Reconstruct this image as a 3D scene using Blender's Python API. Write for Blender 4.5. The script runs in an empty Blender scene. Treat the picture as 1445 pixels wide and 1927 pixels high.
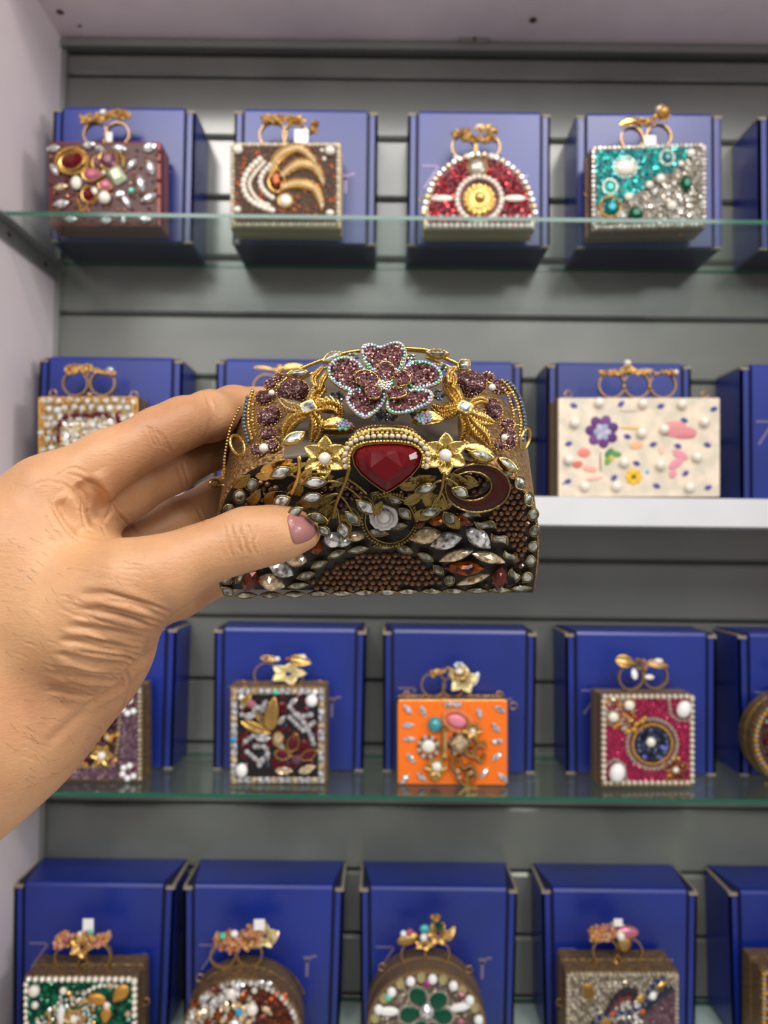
import bpy, math, random
import numpy as np
from mathutils import Vector, Matrix
from mathutils.bvhtree import BVHTree
random.seed(7)
SC = bpy.context.scene
COL = SC.collection
# ------------------------------------------------------------------ camera
F = 1430.0; CX, CY = 722.5, 963.5
CAMZ = 1.40
A_ = math.atan(55 / F); RHO = math.radians(0.65)
fwd = Vector((0, math.cos(A_), math.sin(A_)))
_r = Vector((1, 0, 0)); _u = Vector((0, -math.sin(A_), math.cos(A_)))
rgt = _r * math.cos(RHO) + _u * math.sin(RHO)
upv = _u * math.cos(RHO) - _r * math.sin(RHO)
CAM = Vector((0, 0, CAMZ))
cd = bpy.data.cameras.new('camera'); cam = bpy.data.objects.new('camera', cd); COL.objects.link(cam)
cam.matrix_world = Matrix(((rgt.x, upv.x, -fwd.x, CAM.x), (rgt.y, upv.y, -fwd.y, CAM.y), (rgt.z, upv.z, -fwd.z, CAM.z), (0, 0, 0, 1)))
cd.sensor_fit = 'VERTICAL'; cd.sensor_height = 36.0; cd.lens = 36.0 * F / 1927.0
cd.clip_start = 0.01; cd.clip_end = 20
cd.dof.use_dof = True; cd.dof.focus_distance = 0.285; cd.dof.aperture_fstop = cd.lens / 2.3
SC.camera = cam
# ------------------------------------------------------------------ world, lights, exposure
W = bpy.data.worlds.new('world'); SC.world = W; W.use_nodes = True
W.node_tree.nodes['Background'].inputs[0].default_value = (0.90, 0.90, 0.90, 1)
W.node_tree.nodes['Background'].inputs[1].default_value = 0.40
def area(loc, target, sx, sy, power, col):
    l = bpy.data.lights.new('ceiling_and_added_lamp', 'AREA'); l.shape = 'RECTANGLE'; l.size = sx; l.size_y = sy
    l.energy = power; l.color = col
    o = bpy.data.objects.new('ceiling_and_added_lamp', l); COL.objects.link(o); o.location = loc
    o.rotation_euler = (Vector(target) - Vector(loc)).to_track_quat('-Z', 'Y').to_euler(); return o
area((0.6, -0.3, 2.75), (0.0, 0.6, 1.4), 0.30, 0.16, 7, (1, 0.92, 0.80))
area((1.7, -0.1, 1.9), (-0.4, 0.8, 1.45), 0.35, 0.35, 9, (1, 0.96, 0.95))  # unseen fill light, added to brighten the left wall
area((-0.6, -0.9, 2.78), (-0.1, 0.7, 1.5), 0.3, 0.15, 6, (1, 0.95, 0.88))
area((0.1, -1.45, 2.9), (0.1, 0.8, 1.6), 2.6, 0.8, 40, (1.0, 0.98, 0.96))
for lx, ly, lz in ((-1.2, -0.5, 2.6), (1.4, -0.8, 2.6), (0.9, -1.9, 2.2), (-1.0, -1.9, 2.1), (0.15, -0.6, 2.8), (1.6, 0.1, 2.4), (-1.5, 0.0, 1.9), (1.5, -0.6, 1.6)): area((lx, ly, lz), (0, 0.5, 1.4), 0.14, 0.14, 1.6, (1, 0.94, 0.85))  # small unseen lights added to give the jewels sparkle
SC.view_settings.view_transform = 'Standard'; SC.view_settings.look = 'None'
SC.view_settings.gamma = 1.0; SC.view_settings.exposure = 0.0; SC.view_settings.use_curve_mapping = False
SC.cycles.max_bounces = 10; SC.cycles.transparent_max_bounces = 16
SC.cycles.caustics_reflective = False; SC.cycles.caustics_refractive = False
SC.cycles.use_denoising = True; SC.cycles.sample_clamp_indirect = 4

def P(px, py, Y):
    d = fwd + rgt * ((px - CX) / F) + upv * ((CY - py) / F)
    return CAM + d * (Y / d.y)
def ray(px, py):
    return (fwd + rgt * ((px - CX) / F) + upv * ((CY - py) / F)).normalized()
def proj(p):
    d = Vector(p) - CAM; z = d.dot(fwd)
    return CX + F * d.dot(rgt) / z, CY - F * d.dot(upv) / z
# ------------------------------------------------------------------ materials
def lin(c):
    return tuple(((v / 255 / 12.92) if v / 255 <= 0.04045 else ((v / 255 + 0.055) / 1.055) ** 2.4) for v in c)
MATS = {}
def mat(name, c, metal=0, rough=0.5, noise=None, bump=None, attr=False, spec=0.5, sss=0, coat=0, alpha=1, trans=0, emis=0):
    if name in MATS: return MATS[name]
    m = bpy.data.materials.new(name); m.use_nodes = True; nt = m.node_tree; b = nt.nodes['Principled BSDF']
    col = lin(c) + (1,)
    b.inputs['Base Color'].default_value = col; b.inputs['Metallic'].default_value = metal; b.inputs['Roughness'].default_value = rough
    b.inputs['Specular IOR Level'].default_value = spec; b.inputs['Coat Weight'].default_value = coat; b.inputs['Coat Roughness'].default_value = 0.06
    if trans: b.inputs['Transmission Weight'].default_value = trans
    if sss:
        b.inputs['Subsurface Weight'].default_value = sss; b.inputs['Subsurface Radius'].default_value = (1, 0.35, 0.2); b.inputs['Subsurface Scale'].default_value = 0.004
    tc = nt.nodes.new('ShaderNodeNewGeometry')
    if attr:
        a = nt.nodes.new('ShaderNodeAttribute'); a.attribute_name = 'Col'; nt.links.new(a.outputs['Color'], b.inputs['Base Color'])
    if noise:
        sc, amt = noise[0], noise[1]
        n = nt.nodes.new('ShaderNodeTexNoise'); n.inputs['Scale'].default_value = sc; n.inputs['Detail'].default_value = 4
        nt.links.new(tc.outputs['Position'], n.inputs['Vector'])
        mx = nt.nodes.new('ShaderNodeMix'); mx.data_type = 'RGBA'
        c2 = noise[2] if len(noise) > 2 else tuple(v * (1 - amt) for v in c)
        mx.inputs[6].default_value = col; mx.inputs[7].default_value = lin(c2) + (1,)
        rp = nt.nodes.new('ShaderNodeMapRange'); rp.inputs[1].default_value = 0.4; rp.inputs[2].default_value = 0.62
        nt.links.new(n.outputs['Fac'], rp.inputs[0]); nt.links.new(rp.outputs[0], mx.inputs[0]); nt.links.new(mx.outputs[2], b.inputs['Base Color'])
    if bump:
        n = nt.nodes.new('ShaderNodeTexNoise'); n.inputs['Scale'].default_value = bump[0]; n.inputs['Detail'].default_value = 3
        mp = nt.nodes.new('ShaderNodeMapping'); mp.inputs['Scale'].default_value = bump[2] if len(bump) > 2 else (1, 1, 1)
        nt.links.new(tc.outputs['Position'], mp.inputs[0]); nt.links.new(mp.outputs[0], n.inputs['Vector'])
        bp = nt.nodes.new('ShaderNodeBump'); bp.inputs['Strength'].default_value = bump[1]; bp.inputs['Distance'].default_value = 0.001
        nt.links.new(n.outputs['Fac'], bp.inputs['Height']); nt.links.new(bp.outputs[0], b.inputs['Normal'])
    MATS[name] = m; return m
lilac = mat('lilac_laminate', (226, 214, 218), rough=0.45, noise=(3, 0.06))
ceil_m = mat('cabinet_top_board', (250, 236, 240), rough=0.5, noise=(6, 0.07))
def slat_mat():
    m = mat('grey_lacquer', (118, 120, 114), rough=0.24, noise=(5, 0.1), bump=(9, 0.25, (1, 1, .4)), spec=0.9)
    return m
slat_m = slat_mat()
groove_m = mat('groove_dark', (60, 60, 56), rough=0.6)
alu = mat('aluminium', (158, 160, 156), metal=0.7, rough=0.35)
white_m = mat('white_board', (214, 216, 220), rough=0.35, noise=(12, 0.03))
blue_m = mat('blue_card', (12, 42, 140), rough=0.36, noise=(9, 0.12), spec=0.75)
blue_d = mat('blue_slot', (8, 14, 60), rough=0.6)
kraft = mat('cut_card_edge', (150, 138, 120), rough=0.8)
silver_p = mat('silver_print', (140, 128, 160), metal=0.4, rough=0.4)
gold = mat('gold', (196, 156, 94), metal=1, rough=0.24, bump=(900, 0.35))
goldb = mat('bright_gold', (214, 172, 100), metal=1, rough=0.2, bump=(500, 0.3))
oldgold = mat('antique_gold', (190, 150, 84), metal=.7, rough=0.3, bump=(700, 0.3))
bronze = mat('hammered_bronze', (156, 124, 76), metal=0.55, rough=0.38, bump=(260, 1.0), noise=(300, 0.3))
goldmesh = mat('gold_mesh_band', (190, 150, 98), metal=0.85, rough=0.42, bump=(420, 1.0, (1, 1.0, 3)), noise=(700, 0.4))
blackb = mat('dark_base', (22, 17, 14), rough=0.5, bump=(600, 0.6))
crystal = mat('clear_crystal', (250, 250, 252), metal=0.45, rough=0.05, noise=(420, .5, (120, 118, 116)))  # grey noise paints bright and dark facet reflections into the colour
champ = mat('champagne_crystal', (248, 226, 190), metal=0.45, rough=0.06, noise=(420, .5, (150, 120, 84)))  # facet glitter painted as light and dark noise, as in the clear crystal
amber = mat('amber_crystal', (156, 76, 16), metal=0.5, rough=0.08, noise=(300, .6, (52, 20, 8)))
topaz = mat('brown_red_crystal', (98, 46, 34), metal=0.5, rough=0.08)
kundan = mat('glass_cabochon', (84, 82, 64), metal=0.35, rough=0.06, noise=(330, 0.35, (206, 208, 200)), coat=0.5)  # pale noise patches are glints painted into the base colour
ruby = mat('ruby_red', (92, 0, 10), metal=0.0, rough=0.14, coat=0.0, spec=0.32)
garnet = mat('garnet', (96, 14, 30), metal=0.4, rough=0.12, coat=0.3)
pink = mat('pink_stone', (190, 110, 130), metal=0.3, rough=0.15)
plum = mat('plum_stone', (116, 72, 88), metal=0.4, rough=0.15)
teal = mat('teal_stone', (12, 120, 124), metal=0.45, rough=0.12)
green = mat('emerald_stone', (4, 82, 56), metal=0.4, rough=0.12)
pale_g = mat('pale_green_stone', (190, 202, 170), metal=0.3, rough=0.3)
mint = mat('mint_crystal', (90, 225, 190), metal=0.3, rough=0.1)
cyan = mat('cyan_crystal', (40, 170, 230), metal=0.3, rough=0.1)
navy = mat('navy_stone', (52, 58, 82), metal=0.5, rough=0.15)
violet = mat('violet_blue_stone', (92, 96, 176), metal=0.3, rough=0.2)
pearl_m = mat('pearl', (238, 230, 216), rough=0.18, coat=0.5, spec=0.7)
whitest = mat('white_bead', (240, 240, 238), rough=0.25)
roseW = mat('white_resin', (226, 222, 218), rough=0.55)
brownbead = mat('brown_crystal_bead', (120, 84, 60), metal=0.45, rough=0.16, coat=0.3)
enamel = mat('brown_enamel', (58, 14, 4), rough=0.2, coat=0.0, spec=0.35)
gemmix = mat('mixed_stones', (255, 255, 255), metal=0.45, rough=0.14, attr=True)
softmix = mat('mixed_beads', (255, 255, 255), metal=0.0, rough=0.3, attr=True)
flat_c = mat('petal_colours', (255, 255, 255), metal=0.0, rough=0.5, attr=True)
maroon = mat('maroon_frame', (112, 46, 40), metal=0.3, rough=0.35)
orange = mat('orange_enamel', (250, 118, 20), rough=0.3, coat=0.3)
cream = mat('cream_resin', (214, 204, 186), rough=0.3, noise=(60, .05, (240, 222, 200)), coat=0.3)
brownpave = mat('brown_cloth', (84, 62, 54), rough=0.5, metal=.3, bump=(500, 1))
screw_m = mat('screw_brass', (110, 84, 60), metal=0.8, rough=0.4)
spot_m = mat('dark_spot', (92, 78, 84), rough=0.6)  # plain darker tone, assigned to no object

def glass_mat():
    m = bpy.data.materials.new('clear_glass'); m.use_nodes = True; nt = m.node_tree; nt.nodes.clear()
    o = nt.nodes.new('ShaderNodeOutputMaterial'); mx = nt.nodes.new('ShaderNodeMixShader'); t = nt.nodes.new('ShaderNodeBsdfTransparent')
    g = nt.nodes.new('ShaderNodeBsdfGlossy'); lw = nt.nodes.new('ShaderNodeLayerWeight'); lw.inputs[0].default_value = 0.5
    pw = nt.nodes.new('ShaderNodeMath'); pw.operation = 'POWER'; pw.inputs[1].default_value = 5
    ml = nt.nodes.new('ShaderNodeMath'); ml.operation = 'MULTIPLY_ADD'; ml.inputs[1].default_value = 0.95; ml.inputs[2].default_value = 0.04
    t.inputs[0].default_value = (0.90, 0.955, 0.93, 1); g.inputs['Roughness'].default_value = 0.03; g.inputs[0].default_value = (0.95, 1, 0.98, 1)
    nt.links.new(lw.outputs['Facing'], pw.inputs[0]); nt.links.new(pw.outputs[0], ml.inputs[0]); nt.links.new(ml.outputs[0], mx.inputs[0])
    nt.links.new(t.outputs[0], mx.inputs[1]); nt.links.new(g.outputs[0], mx.inputs[2]); nt.links.new(mx.outputs[0], o.inputs[0])
    return m
glass_m = glass_mat()
glass_e = mat('glass_edge_green', (18, 92, 72), rough=0.15, coat=0.4)
# ------------------------------------------------------------------ mesh helpers
class MB:
    def __init__(s): s.v = []; s.f = []; s.c = []; s.mi = []
    def add(s, V, Fc, col=None, T=None, mi=0):
        o = len(s.v)
        if T is not None: V = [T @ Vector(p) for p in V]
        s.v += [tuple(p) for p in V]
        for f in Fc:
            s.f.append(tuple(i + o for i in f)); s.c.append(col or (1, 1, 1)); s.mi.append(mi)
    def box(s, a, b, T=None, col=None, mi=0):
        (x0, y0, z0), (x1, y1, z1) = a, b
        V = [(x0, y0, z0), (x1, y0, z0), (x1, y1, z0), (x0, y1, z0), (x0, y0, z1), (x1, y0, z1), (x1, y1, z1), (x0, y1, z1)]
        s.add(V, [(0, 3, 2, 1), (4, 5, 6, 7), (0, 1, 5, 4), (1, 2, 6, 5), (2, 3, 7, 6), (3, 0, 4, 7)], col, T, mi)
    def tube(s, pts, r, n=8, col=None, closed=False, mi=0, cap=True):
        pts = [Vector(p) for p in pts]; N = len(pts)
        rs = r if isinstance(r, (list, tuple)) else [r] * N
        up0 = Vector((0, -1, 0.2)).normalized(); V = []
        for i, p in enumerate(pts):
            a = pts[(i - 1) % N] if (closed or i > 0) else p; b = pts[(i + 1) % N] if (closed or i < N - 1) else p
            t = (b - a).normalized(); sx = t.cross(up0)
            if sx.length < 1e-4: sx = t.cross(Vector((1, 0, 0)))
            sx.normalize(); sy = sx.cross(t)
            for k in range(n):
                an = 2 * math.pi * k / n; V.append(p + (sx * math.cos(an) + sy * math.sin(an)) * rs[i])
        Fc = []
        for i in range(N if closed else N - 1):
            j = (i + 1) % N
            for k in range(n):
                k2 = (k + 1) % n; Fc.append((i * n + k, j * n + k, j * n + k2, i * n + k2))
        if not closed and cap:
            Fc.append(tuple(range(n))); Fc.append(tuple(reversed(range((N - 1) * n, N * n))))
        s.add(V, Fc, col, None, mi)
    def mesh(s, name, mats, smooth=False, colors=False):
        me = bpy.data.meshes.new(name); me.from_pydata(s.v, [], s.f)
        for m in (mats if isinstance(mats, (list, tuple)) else [mats]): me.materials.append(m)
        if any(s.mi): me.polygons.foreach_set('material_index', s.mi)
        if colors:
            at = me.color_attributes.new('Col', 'FLOAT_COLOR', 'CORNER'); buf = []
            for f, c in zip(s.f, s.c): buf += [c[0], c[1], c[2], 1.0] * len(f)
            at.data.foreach_set('color', buf)
        if smooth: me.polygons.foreach_set('use_smooth', [True] * len(me.polygons))
        me.update(); return me
    def obj(s, name, mats, parent=None, smooth=False, colors=False, kind=None):
        return link(name, s.mesh(name, mats, smooth, colors), parent, kind)
def link(name, me, parent=None, kind=None, M=None):
    o = bpy.data.objects.new(name, me); COL.objects.link(o)
    if M is not None: o.matrix_basis = M
    if parent is not None:
        o.parent = parent
        if M is None: o.matrix_basis = WM[parent.name].inverted() 
        else: o.matrix_basis = WM[parent.name].inverted() @ M
    WM[o.name] = M if M is not None else Matrix.Identity(4)
    if kind: o['kind'] = kind
    return o
WM = {}
def thing(name, label, cat, loc, group=None):
    o = bpy.data.objects.new(name, None); COL.objects.link(o); o.location = loc; o.empty_display_size = 0.02
    WM[o.name] = Matrix.Translation(loc); o['label'] = label; o['category'] = cat
    if group: o['group'] = group
    return o
def tag(o, label, cat, group=None):
    o['label'] = label; o['category'] = cat
    if group: o['group'] = group
    return o
def frame(loc, n, ang, sx, sy, sz):
    """matrix: local z -> n, local x -> image direction ang"""
    n = Vector(n).normalized(); a = math.radians(ang)
    x = rgt * math.cos(a) + upv * math.sin(a); x = (x - n * x.dot(n)).normalized(); y = n.cross(x)
    M = Matrix(((x.x * sx, y.x * sy, n.x * sz, loc[0]), (x.y * sx, y.y * sy, n.y * sz, loc[1]), (x.z * sx, y.z * sy, n.z * sz, loc[2]), (0, 0, 0, 1)))
    return M
# outlines in unit box (-.5..5)
def o_ell(n=12): return [(.5 * math.cos(2 * math.pi * i / n), .5 * math.sin(2 * math.pi * i / n)) for i in range(n)]
def o_marq(n=12):
    out = []
    h = n // 2
    for i in range(h): t = i / h; out.append((.5 - t, .5 * math.sin(math.pi * t) ** .85))
    for i in range(h): t = i / h; out.append((-.5 + t, -.5 * math.sin(math.pi * t) ** .85))
    return out
def o_swoosh(n=12): return [(x, y + .28 * math.sin(2 * math.pi * x)) for x, y in o_marq(n)]
def o_drop(n=12): return [(.5 * math.cos(t) , .5 * math.sin(t) * (1 - .55 * max(0, math.cos(t)))) for t in [2 * math.pi * i / n for i in range(n)]]
def o_rect(): return [(.5, .35), (.35, .5), (-.35, .5), (-.5, .35), (-.5, -.35), (-.35, -.5), (.35, -.5), (.5, -.35)]
def g_gem(ol, tab=.5, h=.3, low=-.12):
    n = len(ol); V = [(x, y, low) for x, y in ol] + [(x, y, .05) for x, y in ol]
    V += [((ol[i][0] + ol[(i + 1) % n][0]) / 2 * (tab + 1) / 2 * 1.02, (ol[i][1] + ol[(i + 1) % n][1]) / 2 * (tab + 1) / 2 * 1.02, h * .62) for i in range(n)]
    V += [(x * tab, y * tab, h) for x, y in ol[::2]]
    m = n // 2; Fc = []
    for i in range(n):
        j = (i + 1) % n; Fc.append((i, j, n + j, n + i)); Fc.append((n + i, n + j, 2 * n + i)); Fc.append((2 * n + i, n + j, 2 * n + j))
    for k in range(m):
        a = 2 * k; Fc.append((2 * n + (a - 1) % n, 2 * n + a, 3 * n + k)); Fc.append((2 * n + a, 2 * n + (a + 1) % n, 3 * n + (k + 1) % m, 3 * n + k))
    Fc.append(tuple(3 * n + k for k in range(m)))
    return V, Fc
def g_cab(ol, h=.22, low=-.15):
    n = len(ol); V = [(x, y, low) for x, y in ol]; 
    for s, z in ((1, .02), (.82, h * .55), (.5, h * .9)): V += [(x * s, y * s, z) for x, y in ol]
    V.append((0, 0, h)); Fc = []
    for r in range(3):
        for i in range(n): j = (i + 1) % n; Fc.append((r * n + i, r * n + j, (r + 1) * n + j, (r + 1) * n + i))
    for i in range(n): Fc.append((3 * n + i, 3 * n + (i + 1) % n, 4 * n))
    return V, Fc
def g_bezel(ol, inner=.8, h=.12, low=-.3):
    n = len(ol); V = []
    for s, z in ((.92, low), (1.0, low * .3), (1.0, h * .6), (.93, h), (inner, h * .8), (inner, -.02)): V += [(x * s, y * s, z) for x, y in ol]
    Fc = []
    for r in range(5):
        for i in range(n): j = (i + 1) % n; Fc.append((r * n + i, r * n + j, (r + 1) * n + j, (r + 1) * n + i))
    Fc.append(tuple(5 * n + i for i in range(n))); Fc.append(tuple(reversed(range(n)))); return V, Fc
def g_sphere(nu=12, nv=7, r=.5):
    V = [(0, 0, r)]; Fc = []
    for j in range(1, nv):
        t = math.pi * j / nv
        for i in range(nu): a = 2 * math.pi * i / nu; V.append((r * math.sin(t) * math.cos(a), r * math.sin(t) * math.sin(a), r * math.cos(t)))
    V.append((0, 0, -r)); L = len(V) - 1
    for i in range(nu):
        j = (i + 1) % nu; Fc.append((0, 1 + i, 1 + j)); b = 1 + (nv - 2) * nu; Fc.append((b + j, b + i, L))
        for r_ in range(nv - 2): a = 1 + r_ * nu; Fc.append((a + i, a + nu + i, a + nu + j, a + j))
    return V, Fc
def g_chaton(n=6):  # tiny rhinestone
    V = [(.5 * math.cos(2 * math.pi * i / n), .5 * math.sin(2 * math.pi * i / n), 0) for i in range(n)]
    V += [(.28 * math.cos(2 * math.pi * (i + .5) / n), .28 * math.sin(2 * math.pi * (i + .5) / n), .3) for i in range(n)]
    Fc = []
    for i in range(n): j = (i + 1) % n; Fc += [(i, j, n + i), (n + i, j, n + j)]
    Fc.append(tuple(range(n, 2 * n))); return V, Fc
def g_octa(): return [(.5, 0, 0), (0, .5, 0), (-.5, 0, 0), (0, -.5, 0), (0, 0, .5), (0, 0, -.5)], [(0, 1, 4), (1, 2, 4), (2, 3, 4), (3, 0, 4), (1, 0, 5), (2, 1, 5), (3, 2, 5), (0, 3, 5)]
def g_leaf(n=10, m=6, arch=.16, rib=.03):
    V = []; Fc = []
    for i in range(n + 1):
        t = i / n; w = .5 * (math.sin(math.pi * t ** .8) ** .8 if 0 < t < 1 else 0.02)
        for j in range(m + 1):
            s = j / m * 2 - 1
            V.append((t - .5, s * w, arch * math.sin(math.pi * t) + .12 * (s * s) * (w / .5) + (rib if (i + j) % 2 else 0) - (.05 if j == m // 2 else 0)))
    for i in range(n):
        for j in range(m): a = i * (m + 1) + j; Fc.append((a, a + m + 1, a + m + 2, a + 1))
    k = len(V); V += [(x, y, z - .08) for x, y, z in V]; Fc += [tuple(reversed([q + k for q in f])) for f in Fc]
    rim = [i * (m + 1) for i in range(n + 1)] + [n * (m + 1) + j for j in range(1, m + 1)] + [i * (m + 1) + m for i in range(n - 1, -1, -1)] + [j for j in range(m - 1, 0, -1)]
    for a, b in zip(rim, rim[1:] + rim[:1]): Fc.append((b, a, a + k, b + k))
    return V, Fc
def g_flower(np_=6, inner=.22):
    mb = MB()
    for k in range(np_):
        a = 2 * math.pi * k / np_; V, Fc = g_leaf(8, 4, .10, .02)
        T = Matrix.Rotation(a, 4, 'Z') @ Matrix.Translation((.29, 0, .0)) @ Matrix.Rotation(-.35, 4, 'Y') @ Matrix.Diagonal((.46, .36, .6, 1))
        mb.add(V, Fc, None, T)
    return mb.v, mb.f
def g_rose():
    mb = MB(); V, Fc = g_sphere(12, 7, .3); mb.add(V, Fc)
    for ring, (nn, R, tilt, sc) in enumerate(((3, .16, 1.1, .34), (5, .27, .8, .42), (6, .38, .35, .46))):
        for k in range(nn):
            a = 2 * math.pi * k / nn + ring * .5; n, m = 6, 4; V = []
            for i in range(n + 1):
                s = (i / n * 2 - 1)
                for j in range(m + 1):
                    t = j / m; V.append((s * .5 * math.sqrt(max(0, 1 - (t * .9) ** 3)), .12 * (1 - s * s) - .1 , t * .8))
            Fc = []
            for i in range(n):
                for j in range(m): q = i * (m + 1) + j; Fc.append((q, q + 1, q + m + 2, q + m + 1))
            k0 = len(V); V += [(x, y - .1, z) for x, y, z in V]; Fc += [tuple(reversed([q + k0 for q in f])) for f in Fc]
            T = Matrix.Rotation(a, 4, 'Z') @ Matrix.Translation((0, R, -.05)) @ Matrix.Rotation(-(1.45 - tilt), 4, 'X') @ Matrix.Diagonal((sc * 1.5, sc, sc * .85, 1))
            mb.add(V, Fc, None, T)
    return mb.v, mb.f
GEO = {
 'oval': g_gem(o_ell(12)), 'round': g_gem(o_ell(8), .5, .32), 'marq': g_gem(o_marq(12), .45, .3), 'drop': g_gem(o_drop(12), .5, .3),
 'sq': g_gem(o_rect(), .6, .28), 'cmarq': g_cab(o_marq(14)), 'coval': g_cab(o_ell(14)), 'cdrop': g_cab(o_drop(14)), 'cswoosh': g_cab(o_swoosh(14)),
 'b_oval': g_bezel(o_ell(16)), 'b_marq': g_bezel(o_marq(16)), 'b_drop': g_bezel(o_drop(16)), 'b_swoosh': g_bezel(o_swoosh(16)), 'b_sq': g_bezel(o_rect(), .72),
 'sphere': g_sphere(), 'bead': g_sphere(7, 5), 'chaton': g_chaton(), 'octa': g_octa(), 'leaf': g_leaf(), 'flower': g_flower(6), 'flower5': g_flower(5), 'rose': g_rose(),
 'brick': (lambda m: (m.box((-.5, -.5, -.1), (.5, .5, .3)), (m.v, m.f))[1])(MB()),
}
SMOOTH = {'sphere', 'cmarq', 'coval', 'cdrop', 'cswoosh', 'leaf', 'flower', 'flower5', 'rose'}
_cache = {}
def shared(shape, m):
    k = (shape, m.name)
    if k not in _cache:
        b = MB(); b.add(*GEO[shape]); _cache[k] = b.mesh(shape + '_shape', m, shape in SMOOTH)
    return _cache[k]
def put(name, shape, m, M, parent, label=None):
    o = link(name, shared(shape, m), parent, None, M)
    if label: o['label'] = label
    return o
def jit(c, a):
    k = 1 + random.uniform(-a, a); return tuple(min(1, max(0, v * k)) for v in lin(c))
def inpoly(x, y, pl):
    r = False; j = len(pl) - 1
    for i in range(len(pl)):
        xi, yi = pl[i]; xj, yj = pl[j]
        if (yi > y) != (yj > y) and x < (xj - xi) * (y - yi) / (yj - yi) + xi: r = not r
        j = i
    return r
def resample(pts, step, closed=False):
    pts = list(pts) + ([pts[0]] if closed else []); out = []; acc = 0; 
    for a, b in zip(pts, pts[1:]):
        L = math.hypot(b[0] - a[0], b[1] - a[1])
        if L == 0: continue
        t = acc
        while t < L: out.append((a[0] + (b[0] - a[0]) * t / L, a[1] + (b[1] - a[1]) * t / L)); t += step
        acc = t - L
    if not closed: out.append(pts[-1])
    return out
def spline(pts, n=8, closed=False):
    out = []; N = len(pts)
    rng = range(N if closed else N - 1)
    for i in rng:
        g = (lambda k: pts[k % N]) if closed else (lambda k: pts[min(max(k, 0), N - 1)])
        p0, p1, p2, p3 = [Vector(g(i + k)) for k in (-1, 0, 1, 2)]
        for s in range(n):
            t = s / n; out.append(tuple(.5 * ((2 * p1) + (p2 - p0) * t + (2 * p0 - 5 * p1 + 4 * p2 - p3) * t * t + (3 * p1 - p0 - 3 * p2 + p3) * t ** 3)))
    if not closed: out.append(tuple(pts[-1]))
    return out
exec_order = None
# ================================================================== SETTING
XL, XR = P(105, 600, 0.95).x, 0.62; YB = 0.95; YF = 0.80
def zof(py, Y, px=722): return P(px, py, Y).z
Z1 = zof(406, YF); Z2 = zof(931, YF); Z3 = zof(1497, YF); Z4 = zof(1875, YB)
ZC = zof(84, YB)
def struct(o): o['kind'] = 'structure'; return o
b = MB(); b.box((XL - .02, .55, Z4 - .4), (XL, YB + .03, ZC + .05)); struct(b.obj('wall_left', lilac))
b = MB(); b.box((XR, .55, Z4 - .4), (XR + .02, YB + .03, ZC + .05)); struct(b.obj('wall_right', lilac))
b = MB(); b.box((XL - .02, .74, ZC), (XR + .02, YB + .03, ZC + .018)); ceil = struct(b.obj('ceiling', ceil_m))
for px, py, r in ((113, 22, .0042), (1003, 37, .0045), (150, 48, .002)):
    Yc = (ZC - CAMZ) / ((P(px, py, 1).z - CAMZ)); p = P(px, py, Yc)
    b = MB(); b.tube([(p.x, p.y, ZC - .0012), (p.x, p.y, ZC + .002)], r, 14); b.obj('screw_hole', screw_m, ceil)
# back wall: slatwall, each slat a part, grooves real gaps onto a dark backing
b = MB(); b.box((XL - .02, YB + .012, Z4 - .4), (XR + .02, YB + .03, ZC + .02)); wb = struct(b.obj('wall_back', groove_m))
gl = [147, 262, 375, 488, 596, 714, 826, 940, 1052, 1164, 1282, 1402, 1517, 1639, 1759, 1875, 1992]
zs = [zof(v, YB) for v in gl]
def slat(z0, z1):
    b = MB(); c = .0035
    prof = [(YB + .013, z0), (YB + .003, z0), (YB, z0 + c), (YB, z1 - c), (YB + .003, z1), (YB + .013, z1)]
    V = [(XL, y, z) for y, z in prof] + [(XR, y, z) for y, z in prof]; n = 6
    b.add(V, [(i, (i + 1) % n, n + (i + 1) % n, n + i) for i in range(n)] + [tuple(reversed(range(n))), tuple(range(n, 2 * n))])
    b.obj('slat', slat_m, wb)
for a, c in zip(zs, zs[1:]): slat(c + .0014, a - .0014)
slat(zs[0] + .0014, zof(107, YB))
# metal strips
b = MB(); b.box((XL, YB - .012, zof(103, YB)), (XR, YB + .012, zof(90, YB))); t2 = struct(b.obj('trim_2', alu))
b = MB(); zz = P(892, 80, YB - .01); b.box((zz.x - .018, YB - .016, zof(91, YB)), (zz.x + .018, YB - .003, zof(74, YB))); struct(b.obj('trim_3', alu))
b = MB(); b.tube([(zz.x, YB - .0175, zof(87, YB)), (zz.x, YB - .014, zof(87, YB))], .0022, 10); b.obj('screw', screw_m, bpy.data.objects['trim_3'])
b = MB(); b.box((XL, YB - .006, Z4 - .3), (XL + .006, YB + .004, ZC - .014)); struct(b.obj('trim_1', alu))
b = MB(); b.box((-3, -3, -.02), (3, 3, 0)); struct(b.obj('floor', mat('floor_tiles', (222, 216, 208), rough=.4, noise=(2, .15))))
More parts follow.
